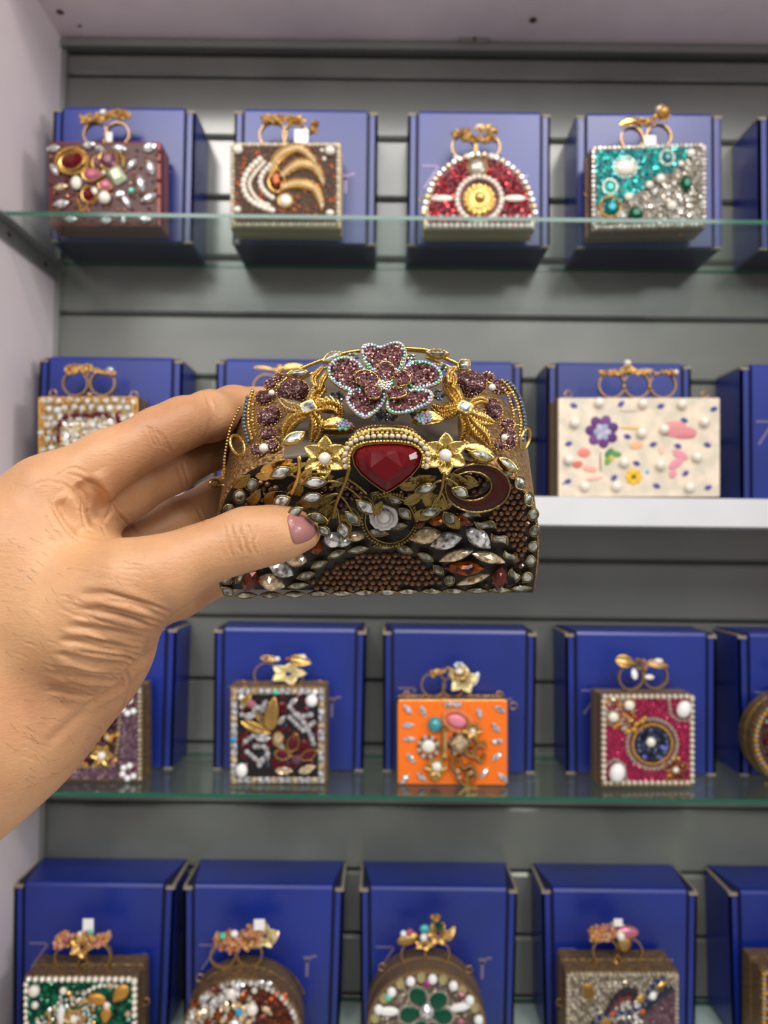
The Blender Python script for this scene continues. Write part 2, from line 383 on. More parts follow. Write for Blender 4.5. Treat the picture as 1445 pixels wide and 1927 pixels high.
# glass shelves
def glass_shelf(z, label, tk=.0042):
    b = MB(); x0, x1 = XL + .001, XR - .001
    V = [(x0, YF, z - tk), (x1, YF, z - tk), (x1, YB - .001, z - tk), (x0, YB - .001, z - tk), (x0, YF, z), (x1, YF, z), (x1, YB - .001, z), (x0, YB - .001, z)]
    b.add(V, [(0, 3, 2, 1), (4, 5, 6, 7)]); b.add(V, [(0, 1, 5, 4), (1, 2, 6, 5), (2, 3, 7, 6), (3, 0, 4, 7)], mi=1)
    return tag(b.obj('glass_shelf', [glass_m, glass_e]), label, 'shelf')
glass_shelf(Z1, 'clear glass shelf with green edge holding the top row of blue boxes')
glass_shelf(Z3, 'clear glass shelf with green edge under the orange clutch')
glass_shelf(Z4 , 'clear glass shelf at the bottom under the round clutches')
b = MB(); b.box((XL + .001, YF - .02, Z4 - .035), (XR - .001, YB - .001, Z4 - .0065)); tag(b.obj('base_board', mat('bright_white_board', (250, 250, 250), rough=.4)), 'white board lying under the bottom glass shelf', 'board')
b = MB(); b.box((XL + .001, YF, Z2 - (Z2 - zof(984, YF))), (XR - .001, YB - .001, Z2)); tag(b.obj('board_shelf', white_m), 'thick white board shelf under the cream flower clutch', 'shelf')
def bracket(z, label):
    t = thing('shelf_bracket', label, 'bracket', (XL, YF, z))
    b = MB(); b.box((XL, YF - .02, z - .026), (XL + .003, YB - .007, z - .0062)); b.box((XL, YF - .02, z - .0085), (XL + .014, YB - .007, z - .0062)); b.obj('rail', alu, t)
    for y in (YF + .02, YF + .11):
        b = MB(); b.tube([(XL + .0025, y, z - .017), (XL + .0045, y, z - .017)], .0028, 10); b.obj('screw', screw_m, t)
bracket(Z1, 'grey metal side rail screwed to left wall below top glass shelf')
bracket(Z3, 'grey metal side rail on left wall below third shelf, behind the forearm')
bracket(Z4 - .029, 'grey metal side rail on left wall below bottom shelf')
# ================================================================== BLUE BOXES
def blue_box(px, z, wpx, label, group, yaw=0, taper=0.0, hpx=264, mark=True):
    Yb = 0.882; w = wpx / F * Yb; h = hpx / F * Yb; d = .066
    c = P(px, 1000, Yb); T = Matrix.Translation((c.x, Yb, z)) @ Matrix.Rotation(math.radians(yaw), 4, 'Z')
    t = thing('blue_box', label, 'box', (c.x, Yb, z), group)
    hw = w / 2
    def tp(V): return [T @ Vector((x * (1 + taper * (zz / h)), y, zz)) for x, y, zz in V]
    def bx(b, a, e):
        q = MB(); q.box(a, e); b.add(tp(q.v), q.f)
    b = MB(); bx(b, (-hw + .003, .004, 0), (hw - .003, d, h - .001)); b.obj('body', blue_d, t)
    for s in (-1, 1):
        b = MB(); x0, x1 = sorted((s * hw, s * (hw - .0085))); bx(b, (x0, 0, .001), (x1, .0035, h - .006))
        x0, x1 = sorted((s * hw, s * (hw - .0028))); bx(b, (x0, 0, .001), (x1, d, h - .004)); b.obj('side_flap', blue_m, t)
        b = MB(); x0, x1 = sorted((s * (hw + .0003), s * (hw - .0028))); bx(b, (x0, .002, h - .004), (x1, d - .002, h - .0022))
        x0, x1 = sorted((s * (hw + .0003), s * (hw - .009))); bx(b, (x0, -.0006, h - .0065), (x1, .003, h - .0035))
        b.obj('cut_edge', kraft, t); b = MB(); bx(b, (x0, -.0006, .0), (x1, .0035, .0022)); b.obj('cut_edge', kraft, t)
    b = MB(); xi = hw - .0125; zt = h; V = []
    prof = [(.0045, .002), (-.0012, .002), (-.0012, zt - .004), (.0003, zt - .0008), (.003, zt + .0004), (d, zt), (d, zt - .002), (.0045, zt - .004)]
    V = [(-xi, y, q) for y, q in prof] + [(xi, y, q) for y, q in prof]; n = len(prof)
    # the lid top widens to the sides
    V = [((-(hw - .003) if x < 0 else hw - .003), y, q) if y > .0045 else (x, y, q) for x, y, q in V]
    b.add(tp(V), [(i, (i + 1) % n, n + (i + 1) % n, n + i) for i in range(n)] + [tuple(reversed(range(n))), tuple(range(n, 2 * n))]); b.obj('lid', blue_m, t)
    if mark:
        b = MB(); y0, y1 = -.0018, -.0011
        def st(x0, z0, x1, z1, th=.0012):
            a = Vector((x0, 0, z0)); e = Vector((x1, 0, z1)); dd = (e - a).normalized() * 1; nn = Vector((-dd.z, 0, dd.x)) * th
            V = [a - nn, e - nn, e + nn, a + nn]; V = [(v.x, y0, v.z) for v in V] + [(v.x, y1, v.z) for v in V]
            b.add(tp(V), [(0, 1, 2, 3), (4, 7, 6, 5), (0, 4, 5, 1), (1, 5, 6, 2), (2, 6, 7, 3), (3, 7, 4, 0)])
        u = w; zm = h * .585
        st(-.40 * u, zm, -.29 * u, zm, .0009); st(-.285 * u, zm - .001, -.385 * u, zm - .027, .0011)
        b.obj('printed_letter', silver_p, t); b = MB(); st(.285 * u, zm - .011, .285 * u, zm - .034, .0016); st(.285 * u, zm - .017, .315 * u, zm - .011); st(.315 * u, zm - .011, .345 * u, zm - .011, .0011); st(.285 * u, zm - .018, .262 * u, zm - .011, .0009)
        b.obj('printed_letter', silver_p, t)
    return t
BXROWS = [
 (Z1, 'blue boxes on the top glass shelf', [(231, 271, 0, 'behind the maroon jewelled clutch'), (574, 274, 0, 'behind the pearl crescent clutch'), (901, 272, 0, 'behind the red dome clutch'), (1221, 276, -1, 'behind the teal and silver clutch'), (1562, 272, 0, 'at the right frame edge of the top shelf')]),
 (Z2, 'blue boxes on the white shelf', [(206, 270, 0, 'behind the gold bordered white clutch'), (540, 272, 0, 'behind the index fingertip'), (847, 272, 0, 'behind the held gold clutch'), (1165, 272, 0, 'behind the cream flower clutch'), (1530, 272, 0, 'at the right frame edge of the white shelf')]),
 (Z3, 'blue boxes on the third shelf', [(187, 276, 0, 'behind the hand and mauve clutch'), (544, 278, 0, 'behind the silver bordered orchid clutch'), (864, 281, 0, 'behind the orange clutch'), (1206, 276, 0, 'behind the pink clutch with round medallion'), (1532, 276, 0, 'at the right frame edge of the third shelf')]),
 (Z4, 'blue boxes on the bottom shelf', [(167, 284, 0, 'behind the green stone clutch'), (494, 284, 0, 'behind the round brown and silver clutch'), (824, 280, 0, 'behind the round clover clutch'), (1166, 276, 0, 'behind the silver and mauve clutch'), (1519, 276, 0, 'at the right frame edge of the bottom shelf')])]
for ri, (z, g, L) in enumerate(BXROWS):
    tpz = (0, 0, .02, .04)[ri]
    for px, w, yaw, lb in L:
        # row tables give apparent centre at each row's height; roll shifts x a little
        pz = proj((0, .882, z + .08)); off = P(px, pz[1], .882).x; o = blue_box(px, z, w, 'royal blue cardboard box ' + lb, g, yaw, tpz)
        dx = max(off, XL + .0012 + w / F * .882 / 2 * (1 + tpz)) - P(px, 1000, .882).x; o.location.x += dx; WM[o.name] = Matrix.Translation(o.location)
# ================================================================== BACKGROUND CLUTCHES
class Face:
    """front face of a clutch: plane point O, normal N; pixels land on it by ray"""
    def __init__(s, px, py_bottom, Y, yaw=0, lean=0, z=None):
        s.O = P(px, py_bottom, Y)
        if z is not None: s.O.z = z
        R = Matrix.Rotation(math.radians(yaw), 3, 'Z') @ Matrix.Rotation(math.radians(-lean), 3, 'X')
        s.U = R @ Vector((1, 0, 0)); s.V = R @ Vector((0, 0, 1)); s.N = R @ Vector((0, -1, 0))
    def at(s, px, py, lift=0):
        d = ray(px, py); t = (s.O + s.N * lift - CAM).dot(s.N) / d.dot(s.N); return CAM + d * t
    def uv(s, px, py):
        p = s.at(px, py) - s.O; return p.dot(s.U), p.dot(s.V)
    def to(s, u, v, n): return s.O + s.U * u + s.V * v + s.N * n
def mpp(p): return (Vector(p) - CAM).dot(fwd) / F
def gem(fc, par, shape, px, py, w, h, ang, m, name='gem', lift=.001, thick=None, bez=None):
    p = fc.at(px, py, lift); k = mpp(p); hh = thick if thick else min(w, h)
    if p.z < fc.O.z + h * k * .5: return None
    if bez:
        bs = {'oval': 'b_oval', 'round': 'b_oval', 'coval': 'b_oval', 'marq': 'b_marq', 'cmarq': 'b_marq', 'drop': 'b_drop', 'cdrop': 'b_drop', 'sq': 'b_sq'}.get(shape, 'b_oval')
        bo = put('bezel', bs, bez, frame(p, fc.N, ang, w * k * 1.28, h * k * 1.28, hh * k), par)
        return put('stone', shape, m, frame(p + fc.N * .0004, fc.N, ang, w * k, h * k, hh * k), bo)
    return put(name, shape, m, frame(p, fc.N, ang, w * k, h * k, hh * k), par)
def pearl(fc, par, px, py, w, h=None, ang=0, m=None, name='pearl'):
    h = h or w; p = fc.at(px, py, 0); k = mpp(p)
    if p.z < fc.O.z + h * k * .45: return None
    p = p + fc.N * (min(w, h) * k * .3)
    return put(name, 'sphere', m or pearl_m, frame(p, fc.N, ang, w * k, h * k, min(w, h) * k * .8), par)
def pave(fc, par, poly, step, cols, size, shape='chaton', m=None, name='rhinestones', rnd=.15, skip=None, lift=.0006):
    b = MB(); V, Fc = GEO[shape]; xs = [p[0] for p in poly]; ys = [p[1] for p in poly]; y = min(ys); r = 0
    while y <= max(ys):
        x = min(xs) + (step / 2 if r % 2 else 0)
        while x <= max(xs):
            if inpoly(x, y, poly) and not (skip and skip(x, y)):
                xx, yy = x + random.uniform(-rnd, rnd) * step, y + random.uniform(-rnd, rnd) * step
                p = fc.at(xx, yy, lift); k = mpp(p)
                if p.z < fc.O.z + size * k * .5: x += step; continue
                c = random.choice(cols); nn = fc.N + fc.U * random.uniform(-.25, .25) + fc.V * random.uniform(-.25, .25)
                s = size * k * random.uniform(.85, 1.1); b.add(V, Fc, jit(c, .25), frame(p, nn, random.uniform(0, 60), s, s, s))
            x += step
        y += step * .87; r += 1
    if b.v: return b.obj(name, m or gemmix, par, colors=True, kind='stuff')
def row(fc, par, pts, step, cols, size, shape='bead', m=None, name='bead_trim', closed=False, lift=.0008, sp=False):
    b = MB(); V, Fc = GEO[shape]
    if sp: pts = spline(pts, 6, closed)
    for i, (x, y) in enumerate(resample(pts, step, closed)):
        p = fc.at(x, y, lift); k = mpp(p); s = size * k
        if p.z < fc.O.z + s * .4: continue
        b.add(V, Fc, jit(cols[i % len(cols)], .12), frame(p, fc.N, 0, s, s, s))
    return b.obj(name, m or softmix, par, colors=True, kind='stuff')
def ring_pts(cx, cy, rx, ry=None, n=24, a0=0, a1=360):
    ry = ry or rx; return [(cx + rx * math.cos(math.radians(a0 + (a1 - a0) * i / n)), cy - ry * math.sin(math.radians(a0 + (a1 - a0) * i / n))) for i in range(n + (0 if a1 - a0 == 360 else 1))]
def quad(x0, y0, x1, y1): return [(x0, y0), (x1, y0), (x1, y1), (x0, y1)]
SIL = (222, 220, 214); WHT = (245, 242, 236); BRZ = (150, 104, 62); BRN = (98, 70, 58); GLD = (216, 160, 70); RED = (165, 10, 34)
SLV = (182, 172, 156); MAR = (90, 20, 34); TEA = (10, 160, 160); MAU = (140, 108, 124); PNK = (184, 48, 92); NAV = (50, 56, 80); ORG = (220, 110, 50)
def clutch(label, outline, Y, depth, zbot, facem, bodym, yaw=0, lean=0, round_=False, inset=.93, group=None):
    """outline: pixel outline of the front face, bottom point first used for seating"""
    xs = [p[0] for p in outline]; ys = [p[1] for p in outline]; cx = (min(xs) + max(xs)) / 2
    fc = Face(cx, max(ys), Y, yaw, lean, zbot)
    t = thing('clutch_bag', label, 'clutch bag', fc.O - fc.N * depth / 2, group)
    uv = [fc.uv(*p) for p in outline]; mv = min(v for u, v in uv); MV = max(v for u, v in uv)
    uv = [(u, max(0, v) if mv < 0 else v - mv * (1 - (v - mv) / (MV - mv))) for u, v in uv]
    n = len(uv); cu = sum(u for u, v in uv) / n; cv = sum(v for u, v in uv) / n
    b = MB(); rings = []
    for off, s in ((-.0012, .985), (-.004, 1.0), (-depth * .47, 1.0), (-depth * .48, .975), (-depth * .53, .975), (-depth * .54, 1.0), (-depth + .003, 1.0), (-depth, .98)):
        rings.append([fc.to(cu + (u - cu) * s, max(.0, cv + (v - cv) * s), off) for u, v in uv])
    V = [p for r in rings for p in r]; Fc = []
    for r in range(len(rings) - 1):
        for i in range(n): j = (i + 1) % n; Fc.append((r * n + i, (r + 1) * n + i, (r + 1) * n + j, r * n + j))
    Fc.append(tuple(reversed([(len(rings) - 1) * n + i for i in range(n)])))
    # front rim + recess floor
    k = len(V); V += [fc.to(cu + (u - cu) * inset, cv + (v - cv) * inset, -.0008) for u, v in uv]
    for i in range(n): j = (i + 1) % n; Fc.append((i, j, k + j, k + i))
    b.add(V, Fc); b.obj('body', bodym, t)
    b = MB(); V = [fc.to(cu + (u - cu) * inset, cv + (v - cv) * inset, 0) for u, v in uv] + [fc.to(cu + (u - cu) * inset, cv + (v - cv) * inset, -.002) for u, v in uv]
    Fc = [tuple(range(n)), tuple(reversed(range(n, 2 * n)))] + [(i, n + i, n + (i + 1) % n, (i + 1) % n) for i in range(n)]
    if sum((uv[i][0] * uv[(i + 1) % n][1] - uv[(i + 1) % n][0] * uv[i][1]) for i in range(n)) < 0: pass
    b.add(V, Fc); b.obj('face_panel', facem, t)
    b = MB()
    for s in (-1, 1):
        p = fc.to(cu + s * (max(u for u, v in uv) - min(u for u, v in uv)) * .3, .0, -depth * .3); b.add(*GEO['bead'], None, Matrix.Translation(p + Vector((0, 0, .0015))) @ Matrix.Diagonal((.004, .004, .003, 1)))
    b.obj('foot_stud', oldgold, t, kind='stuff')
    return t, fc
def handle(t, fc, depth, rings, items, zt_off=0):
    """rings: list of (px, py_centre, r_px); items: ornaments (shape, px, py, w, h, ang, mat)"""
    f2 = Face(0, 0, 1); f2.O = fc.O - fc.N * (depth * .5); f2.U, f2.V, f2.N = fc.U, fc.V, fc.N
    for px, py, r in rings:
        c = f2.at(px, py); k = mpp(c); b = MB(); pts = []
        for i in range(24): a = 2 * math.pi * i / 24; pts.append(c + f2.U * r * k * math.cos(a) + f2.V * r * k * math.sin(a))
        V = []; hw = .0028; n = 24
        for q in pts:
            d = (q - c).normalized(); 
            for dn, dr in ((-hw, 0), (hw, 0), (hw, .0013), (-hw, .0013)): V.append(q + f2.N * dn + d * dr)
        Fc = []
        for i in range(n):
            j = (i + 1) % n
            for s in range(4): s2 = (s + 1) % 4; Fc.append((i * 4 + s, j * 4 + s, j * 4 + s2, i * 4 + s2))
        b.add(V, Fc); b.obj('finger_ring', oldgold, t)
    for it in items:
        sh, px, py, w, h, a, m = it[:7]; lift = it[7] if len(it) > 7 else .004
        p = f2.at(px, py, lift); k = mpp(p)
        if sh == 'brick' or m.name.startswith('rosegold'):
            pk = m.name.startswith('rosegold'); b = MB(); V, Fc = GEO['bead']; T = frame(p, f2.N, a, k, k, k)
            for _ in range(int(8 + w * h * .07)):
                q, r = random.uniform(0, 6.283), math.sqrt(random.random()) * .5; x, y = (w * r * math.cos(q), h * r * math.sin(q)) if pk else (random.uniform(-.5, .5) * w, random.uniform(-.5, .5) * h)
                sz = random.uniform(6, 9); z = random.uniform(-.4, .4) * min(w, h) * .8
                b.add(V, Fc, jit(random.choice([(226, 150, 130), (236, 190, 150), (220, 160, 80)] if pk else [(206, 156, 78), (176, 128, 62), (226, 184, 110)]), .2), T @ Matrix.Translation((x, y, z)) @ Matrix.Diagonal((sz, sz, sz, 1)))
            b.obj('grain_cluster', gemmix, t, colors=True, kind='stuff'); continue
        nm = {'sphere': 'pearl', 'leaf': 'leaf_ornament', 'flower': 'flower_ornament', 'flower5': 'flower_ornament', 'brick': 'setting'}.get(sh, 'stone')
        put(nm, sh, m, frame(p, f2.N + Vector((0, 0, .4)), a, w * k, h * k, min(w, h) * k * (1 if sh != 'brick' else 1.6)), t)
def tag_price(t, fc, depth, px, py, w, h):
    f2 = Face(0, 0, 1); f2.O = fc.O - fc.N * (depth * .35); f2.U, f2.V, f2.N = fc.U, fc.V, fc.N
    p = f2.at(px, py); k = mpp(p); put('paper_tag', 'brick', whitest, frame(p, f2.N, 0, w * k, h * k, .001), t)
def loops(t, fc, depth, pts):
    f2 = Face(0, 0, 1); f2.O = fc.O - fc.N * (depth * .5); f2.U, f2.V, f2.N = fc.U, fc.V, fc.N
    for px, py in pts:
        c = f2.at(px, py); b = MB(); b.tube([c + (f2.U * math.cos(a) + f2.V * math.sin(a)) * .004 for a in [i * math.pi / 5 for i in range(10)]], .0008, 5, closed=True); b.obj('chain_loop', gold, t, smooth=True)
YC = .838; DC = .036
def rr(x0, y0, x1, y1, r=5, tilt=0):
    out = []
    for cx, cy, a0 in ((x1 - r, y0 + r, 0), (x0 + r, y0 + r, 90), (x0 + r, y1 - r, 180), (x1 - r, y1 - r, 270)):
        for k in range(4): a = math.radians(a0 + k * 30); out.append((cx + r * math.cos(a), cy - r * math.sin(a)))
    return [(x, y + tilt * (x - (x0 + x1) / 2)) for x, y in out]
G1 = 'clutch bags on the top shelf'
# ---- row 1, 1 maroon
t, fc = clutch('maroon square clutch with large oval ruby in a gold rope ring', rr(90, 265, 303, 431), YC, DC, Z1 + .0015, mat('maroon_ground', (70, 16, 20), rough=.4), maroon, group=G1)
pave(fc, t, quad(96, 272, 298, 425), 8, [BRZ, (96, 44, 38), (120, 50, 44), (170, 120, 70)], 6, shape='bead', m=gemmix, rnd=.5, skip=lambda x, y: random.random() < .62)
gem(fc, t, 'oval', 136, 303, 42, 30, 20, ruby, bez=goldb, lift=.003)
row(fc, t, ring_pts(136, 303, 30, 24), 7, [GLD], 8, m=goldb, name='rope_ring', closed=True, lift=.003)
for a in ((206, 302, 32, 34, 50, plum), (175, 329, 34, 24, 0, pink), (199, 348, 20, 24, 80, pink), (185, 307, 20, 22, 0, plum), (168, 366, 24, 28, 0, ruby)): gem(fc, t, 'drop', *a, bez=gold, lift=.002)
gem(fc, t, 'sq', 220, 330, 26, 34, 35, pale_g, lift=.002)
for a in ((146, 347, 20, 27), (199, 375, 23, 25), (179, 362, 13, 16), (196, 326, 9, 9)): pearl(fc, t, *a)
for a in ((102, 319, 28, 12, -60), (115, 383, 30, 16, 10), (100, 279, 26, 13, 10), (166, 273, 26, 14, 10), (187, 279, 24, 12, -30), (225, 279, 28, 14, -10), (280, 277, 28, 18, 20), (248, 309, 24, 14, 50), (283, 315, 30, 14, -70), (265, 345, 34, 15, -75), (280, 372, 32, 15, 25), (272, 412, 26, 14, 0), (199, 414, 22, 14, 0), (133, 412, 24, 14, 0), (233, 411, 22, 10, 80), (237, 378, 30, 12, -60), (225, 365, 22, 12, 30)): gem(fc, t, 'marq', *a, crystal, lift=.002)
gem(fc, t, 'marq', 114, 352, 28, 14, 10, champ); gem(fc, t, 'round', 247, 358, 10, 10, 0, mint, lift=.004)
row(fc, t, [(232, 312), (232, 300), (226, 288)], 6, [GLD], 8, m=goldb, name='gold_grains'); row(fc, t, [(145, 372), (152, 395), (158, 398), (165, 385), (178, 380), (184, 370)], 6, [GLD], 6, m=goldb, name='gold_grains')
handle(t, fc, DC, [(181, 254, 21), (222, 254, 21)], [('brick', 170, 223, 34, 14, 8, gold), ('brick', 222, 216, 42, 14, -8, gold), ('sphere', 195, 212, 16, 11, 0, whitest), ('flower', 196, 225, 30, 24, 0, oldgold)])
tag_price(t, fc, DC, 206, 258, 10, 18)
# ---- row 1, 2
t, fc = clutch('brown rhinestone clutch with white pearl crescent and gold feathers', rr(432, 267, 642, 431), YC, DC, Z1 + .0015, brownpave, mat('pale_gold_frame', (196, 172, 128), metal=.6, rough=.35, bump=(300, .6)), group=G1)
pave(fc, t, quad(440, 275, 634, 420), 6.5, [(112, 86, 72)] * 7 + [(128, 96, 78), ORG], 6, shape='bead', m=softmix)
row(fc, t, rr(438, 273, 636, 423, 3), 8, [(200, 190, 160), (222, 215, 200)], 8, closed=True)
for arc, s in (([(489, 300), (470, 318), (458, 342), (461, 363), (474, 380), (498, 392), (512, 396)], 12), ([(508, 312), (494, 328), (490, 346), (499, 362), (512, 372)], 11), ([(497, 306), (480, 325), (469, 345), (476, 365), (490, 380), (505, 386)], 8)):
    row(fc, t, arc, s * .85, [WHT], s, shape='sphere', m=pearl_m, sp=True, name='pearl_crescent', lift=.002)
def feather(fc, t, pts, w, m, n=9, name='feather'):
    b = MB(); ps = [Vector(fc.at(x, y, .003)) for x, y in spline(pts, n)]; N = len(ps); k = mpp(ps[0]); V = []
    for i, p in enumerate(ps):
        tg = (ps[min(i + 1, N - 1)] - ps[max(i - 1, 0)]).normalized(); sd = tg.cross(fc.N).normalized(); u = i / (N - 1); ww = w * k * .5 * (math.sin(math.pi * min(1, u * .85 + .12)) ** .6 + .05)
        for j in range(5): s = j / 2 - 1; V.append(p + sd * ww * s + fc.N * (.0012 * (1 - s * s) + (.0006 if i % 2 else 0)))
    Fc = [(i * 5 + j, i * 5 + j + 1, (i + 1) * 5 + j + 1, (i + 1) * 5 + j) for i in range(N - 1) for j in range(4)]
    K = len(V); V += [v - fc.N * .0018 for v in V]; Fc += [tuple(reversed([q + K for q in f])) for f in Fc]
    for i in range(N - 1): Fc += [(i * 5, (i + 1) * 5, (i + 1) * 5 + K, i * 5 + K), ((i + 1) * 5 + 4, i * 5 + 4, i * 5 + 4 + K, (i + 1) * 5 + 4 + K)]
    b.add(V, Fc); return b.obj(name, m, t)
for pts in ([(508, 322), (528, 290), (562, 278), (592, 303)], [(530, 330), (560, 308), (592, 315), (608, 343)], [(530, 352), (560, 345), (592, 355), (606, 388)]):
    feather(fc, t, pts, 19, oldgold)
    for dx, dy, c, sz in ((1, -6, (206, 160, 90), 6), (0, 0, (236, 228, 206), 7), (-1, 6, (206, 160, 90), 6)): row(fc, t, [(x + dx, y + dy) for x, y in pts], 6.5, [c], sz, sp=True, lift=.0035, m=gemmix, name='feather_stones')
gem(fc, t, 'drop', 521, 340, 40, 28, 90, amber, bez=gold, lift=.003); gem(fc, t, 'coval', 537, 377, 24, 24, 0, pearl_m, bez=oldgold, lift=.003)
for a in ((448, 284, 20, 18), (621, 286, 20, 18), (447, 396, 15, 13), (621, 402, 16, 12), (606, 284, 8, 8), (610, 300, 8, 8)): pearl(fc, t, *a)
handle(t, fc, DC, [(514, 256, 24), (556, 256, 22)], [('brick', 511, 226, 36, 14, 0, gold), ('flower', 556, 230, 44, 34, 0, oldgold), ('brick', 590, 238, 14, 20, 0, bronze), ('brick', 545, 224, 40, 8, -6, bronze)])
tag_price(t, fc, DC, 567, 256, 26, 26)
# ---- row 1, 3 dome
dome = [(1007, 431), (1007, 400), (1000, 370), (985, 338), (960, 312), (930, 296), (902, 290), (874, 296), (845, 311), (818, 338), (804, 370), (797, 400), (797, 431)]
dome = [tuple(q) for q in spline(dome[:], 3)]
t, fc = clutch('red dome-shaped clutch with gold sunburst medallion ringed in white beads', dome, YC, DC, Z1 + .0015, mat('red_ground', (96, 6, 24), rough=.4, metal=.2), mat('pale_gold_frame', (0, 0, 0)), group=G1)
pave(fc, t, [(x * .92 + 902 * .08, y * .92 + 400 * .08) for x, y in dome], 8, [RED, (130, 14, 40), (190, 10, 30), (120, 20, 44)], 7.5, skip=lambda x, y: (x - 902) ** 2 + (y - 375) ** 2 < 1500)
b = MB(); V, Fc = g_cab(o_ell(32), .2); b.add(V, Fc); 
me = b.mesh('sun_disc', gold, True); p = fc.at(902, 375, .002); k = mpp(p); link('sun_medallion', me, t, None, frame(p, fc.N, 0, 64 * k, 62 * k, 24 * k))
for k2 in range(16): a = 2 * math.pi * k2 / 16; gem(fc, t, 'leaf', 902 + 25 * math.cos(a), 375 - 24 * math.sin(a), 14, 8, math.degrees(a), goldb, name='ray', lift=.004)
pearl(fc, t, 902, 375, 22, 22, 0, goldb, 'boss')
row(fc, t, ring_pts(902, 375, 42, 42), 9.5, [WHT, (230, 228, 220)], 11, shape='sphere', m=pearl_m, closed=True, lift=.002, name='bead_ring')
gem(fc, t, 'coval', 832, 373, 42, 13, 0, pearl_m, lift=.002, name='pearl_bar'); gem(fc, t, 'coval', 969, 373, 42, 13, 0, pearl_m, lift=.002, name='pearl_bar')
gem(fc, t, 'coval', 898, 316, 32, 34, 0, mat('smoky_cabochon', (190, 176, 160), metal=.4, rough=.2), bez=bronze, lift=.002)
row(fc, t, dome[3:-3], 12, [WHT, (205, 176, 130), SIL], 11, shape='chaton', m=gemmix, lift=.001, name='edge_crystals')
row(fc, t, [(805, 425), (1000, 425)], 11, [WHT], 11, m=softmix); row(fc, t, [(805, 408), (1000, 408)], 12, [WHT, (225, 120, 120)], 9, m=gemmix)
for x in (858, 880, 925): pearl(fc, t, x, 294 + abs(x - 902) * .12, 12)
handle(t, fc, DC, [(872, 278, 21), (918, 278, 21)], [('brick', 869, 250, 34, 12, 6, goldb), ('flower', 912, 245, 46, 30, -8, oldgold), ('brick', 900, 262, 60, 12, 0, bronze), ('sphere', 900, 238, 10, 8, 0, whitest), ('round', 915, 242, 12, 10, 0, champ), ('flower', 928, 248, 24, 22, 0, bronze)])
loops(t, fc, DC, [(795, 377)])
# ---- row 1, 4
t, fc = clutch('teal and silver rhinestone clutch with a diagonal of round pearls', rr(1112, 272, 1330, 433, 5, -.03), YC, DC, Z1 + .0015, mat('grey_ground', (92, 86, 78), rough=.4, metal=.3), mat('copper_frame', (150, 116, 96), metal=.7, rough=.4), group=G1)
pave(fc, t, [(1122, 282), (1300, 274), (1290, 300), (1262, 325), (1230, 335), (1200, 362), (1165, 380), (1122, 385)], 7, [TEA, (0, 180, 176), (10, 130, 140), (30, 200, 190)], 7.5)
pave(fc, t, [(1322, 285), (1322, 424), (1122, 428), (1122, 395), (1165, 388), (1205, 370), (1240, 345), (1270, 328), (1300, 295)], 7, [SLV, SIL, (150, 140, 126), (205, 196, 180)], 7)
row(fc, t, rr(1117, 277, 1325, 426, 4, -.03), 9, [SIL, WHT, (200, 180, 165)], 9, m=gemmix, closed=True)
gem(fc, t, 'coval', 1177, 315, 40, 32, 0, pearl_m, lift=.003, name='large_pearl', thick=34); row(fc, t, ring_pts(1177, 315, 22, 19), 6, [SIL], 6, m=gemmix, closed=True, name='halo')
for x, y, m2 in ((1255, 297, mat('grey_teal', (80, 130, 130), metal=.4, rough=.2)), (1148, 352, mint)): gem(fc, t, 'round', x, y, 16, 18, 0, m2, lift=.002); row(fc, t, ring_pts(x, y, 13, 14), 6, [SIL], 7, m=gemmix, closed=True, name='halo')
gem(fc, t, 'oval', 1150, 391, 28, 27, 0, teal, lift=.003); row(fc, t, ring_pts(1148, 390, 20, 19), 5, [GLD], 7, m=gold, closed=True, name='rope_ring')
gem(fc, t, 'oval', 1291, 345, 22, 29, 0, green, lift=.003); gem(fc, t, 'oval', 1196, 401, 28, 22, 0, green, lift=.003)
for a in ((1181, 373, 17), (1220, 350, 15), (1241, 339, 18), (1298, 291, 17), (1280, 310, 12), (1262, 390, 20)): pearl(fc, t, *a)
handle(t, fc, DC, [(1188, 262, 20), (1238, 258, 22)], [('leaf', 1188, 233, 48, 22, 12, goldb), ('brick', 1216, 230, 34, 12, 8, gold), ('flower', 1245, 220, 34, 32, 0, gold), ('round', 1244, 206, 24, 22, 0, champ), ('sphere', 1248, 212, 26, 24, 0, oldgold)])
tag_price(t, fc, DC, 1223, 264, 22, 18); loops(t, fc, DC, [(1107, 365)])
G2 = 'clutch bags on the white shelf'
# ---- row 2, 1
t, fc = clutch('white stone clutch with gold beaded border and garnet arch behind index finger', rr(71, 745, 262, 928, 4), YC, DC, Z2, mat('ivory_ground', (170, 150, 110), rough=.4, metal=.3), bronze, group=G2)
pave(fc, t, quad(80, 755, 254, 920), 17, [SIL, (200, 194, 180), SIL], 15, m=softmix, rnd=.2, name='white_stones'); pave(fc, t, quad(80, 755, 254, 920), 13, [GLD, (235, 180, 80)], 8, shape='bead', m=gold, rnd=.5, skip=lambda x, y: random.random() < .15, name='gold_grains', lift=.002)
pave(fc, t, quad(118, 790, 236, 915), 9, [SIL, WHT, (225, 205, 170)], 10, rnd=.3, lift=.002)
for x, y, a in ((110, 822, 80), (112, 800, 70), (124, 784, 30), (142, 781, 0), (163, 782, -8), (182, 779, 5), (203, 782, -25), (222, 784, 75), (224, 800, 80), (232, 830, 85)): gem(fc, t, 'marq', x, y, 24, 11, a, garnet, lift=.0035)
for o in (0, 7): row(fc, t, rr(75 + o, 749 + o, 258 - o, 924 - o, 3), 6, [GLD], 7, m=goldb, closed=True, name='gold_bead_border')
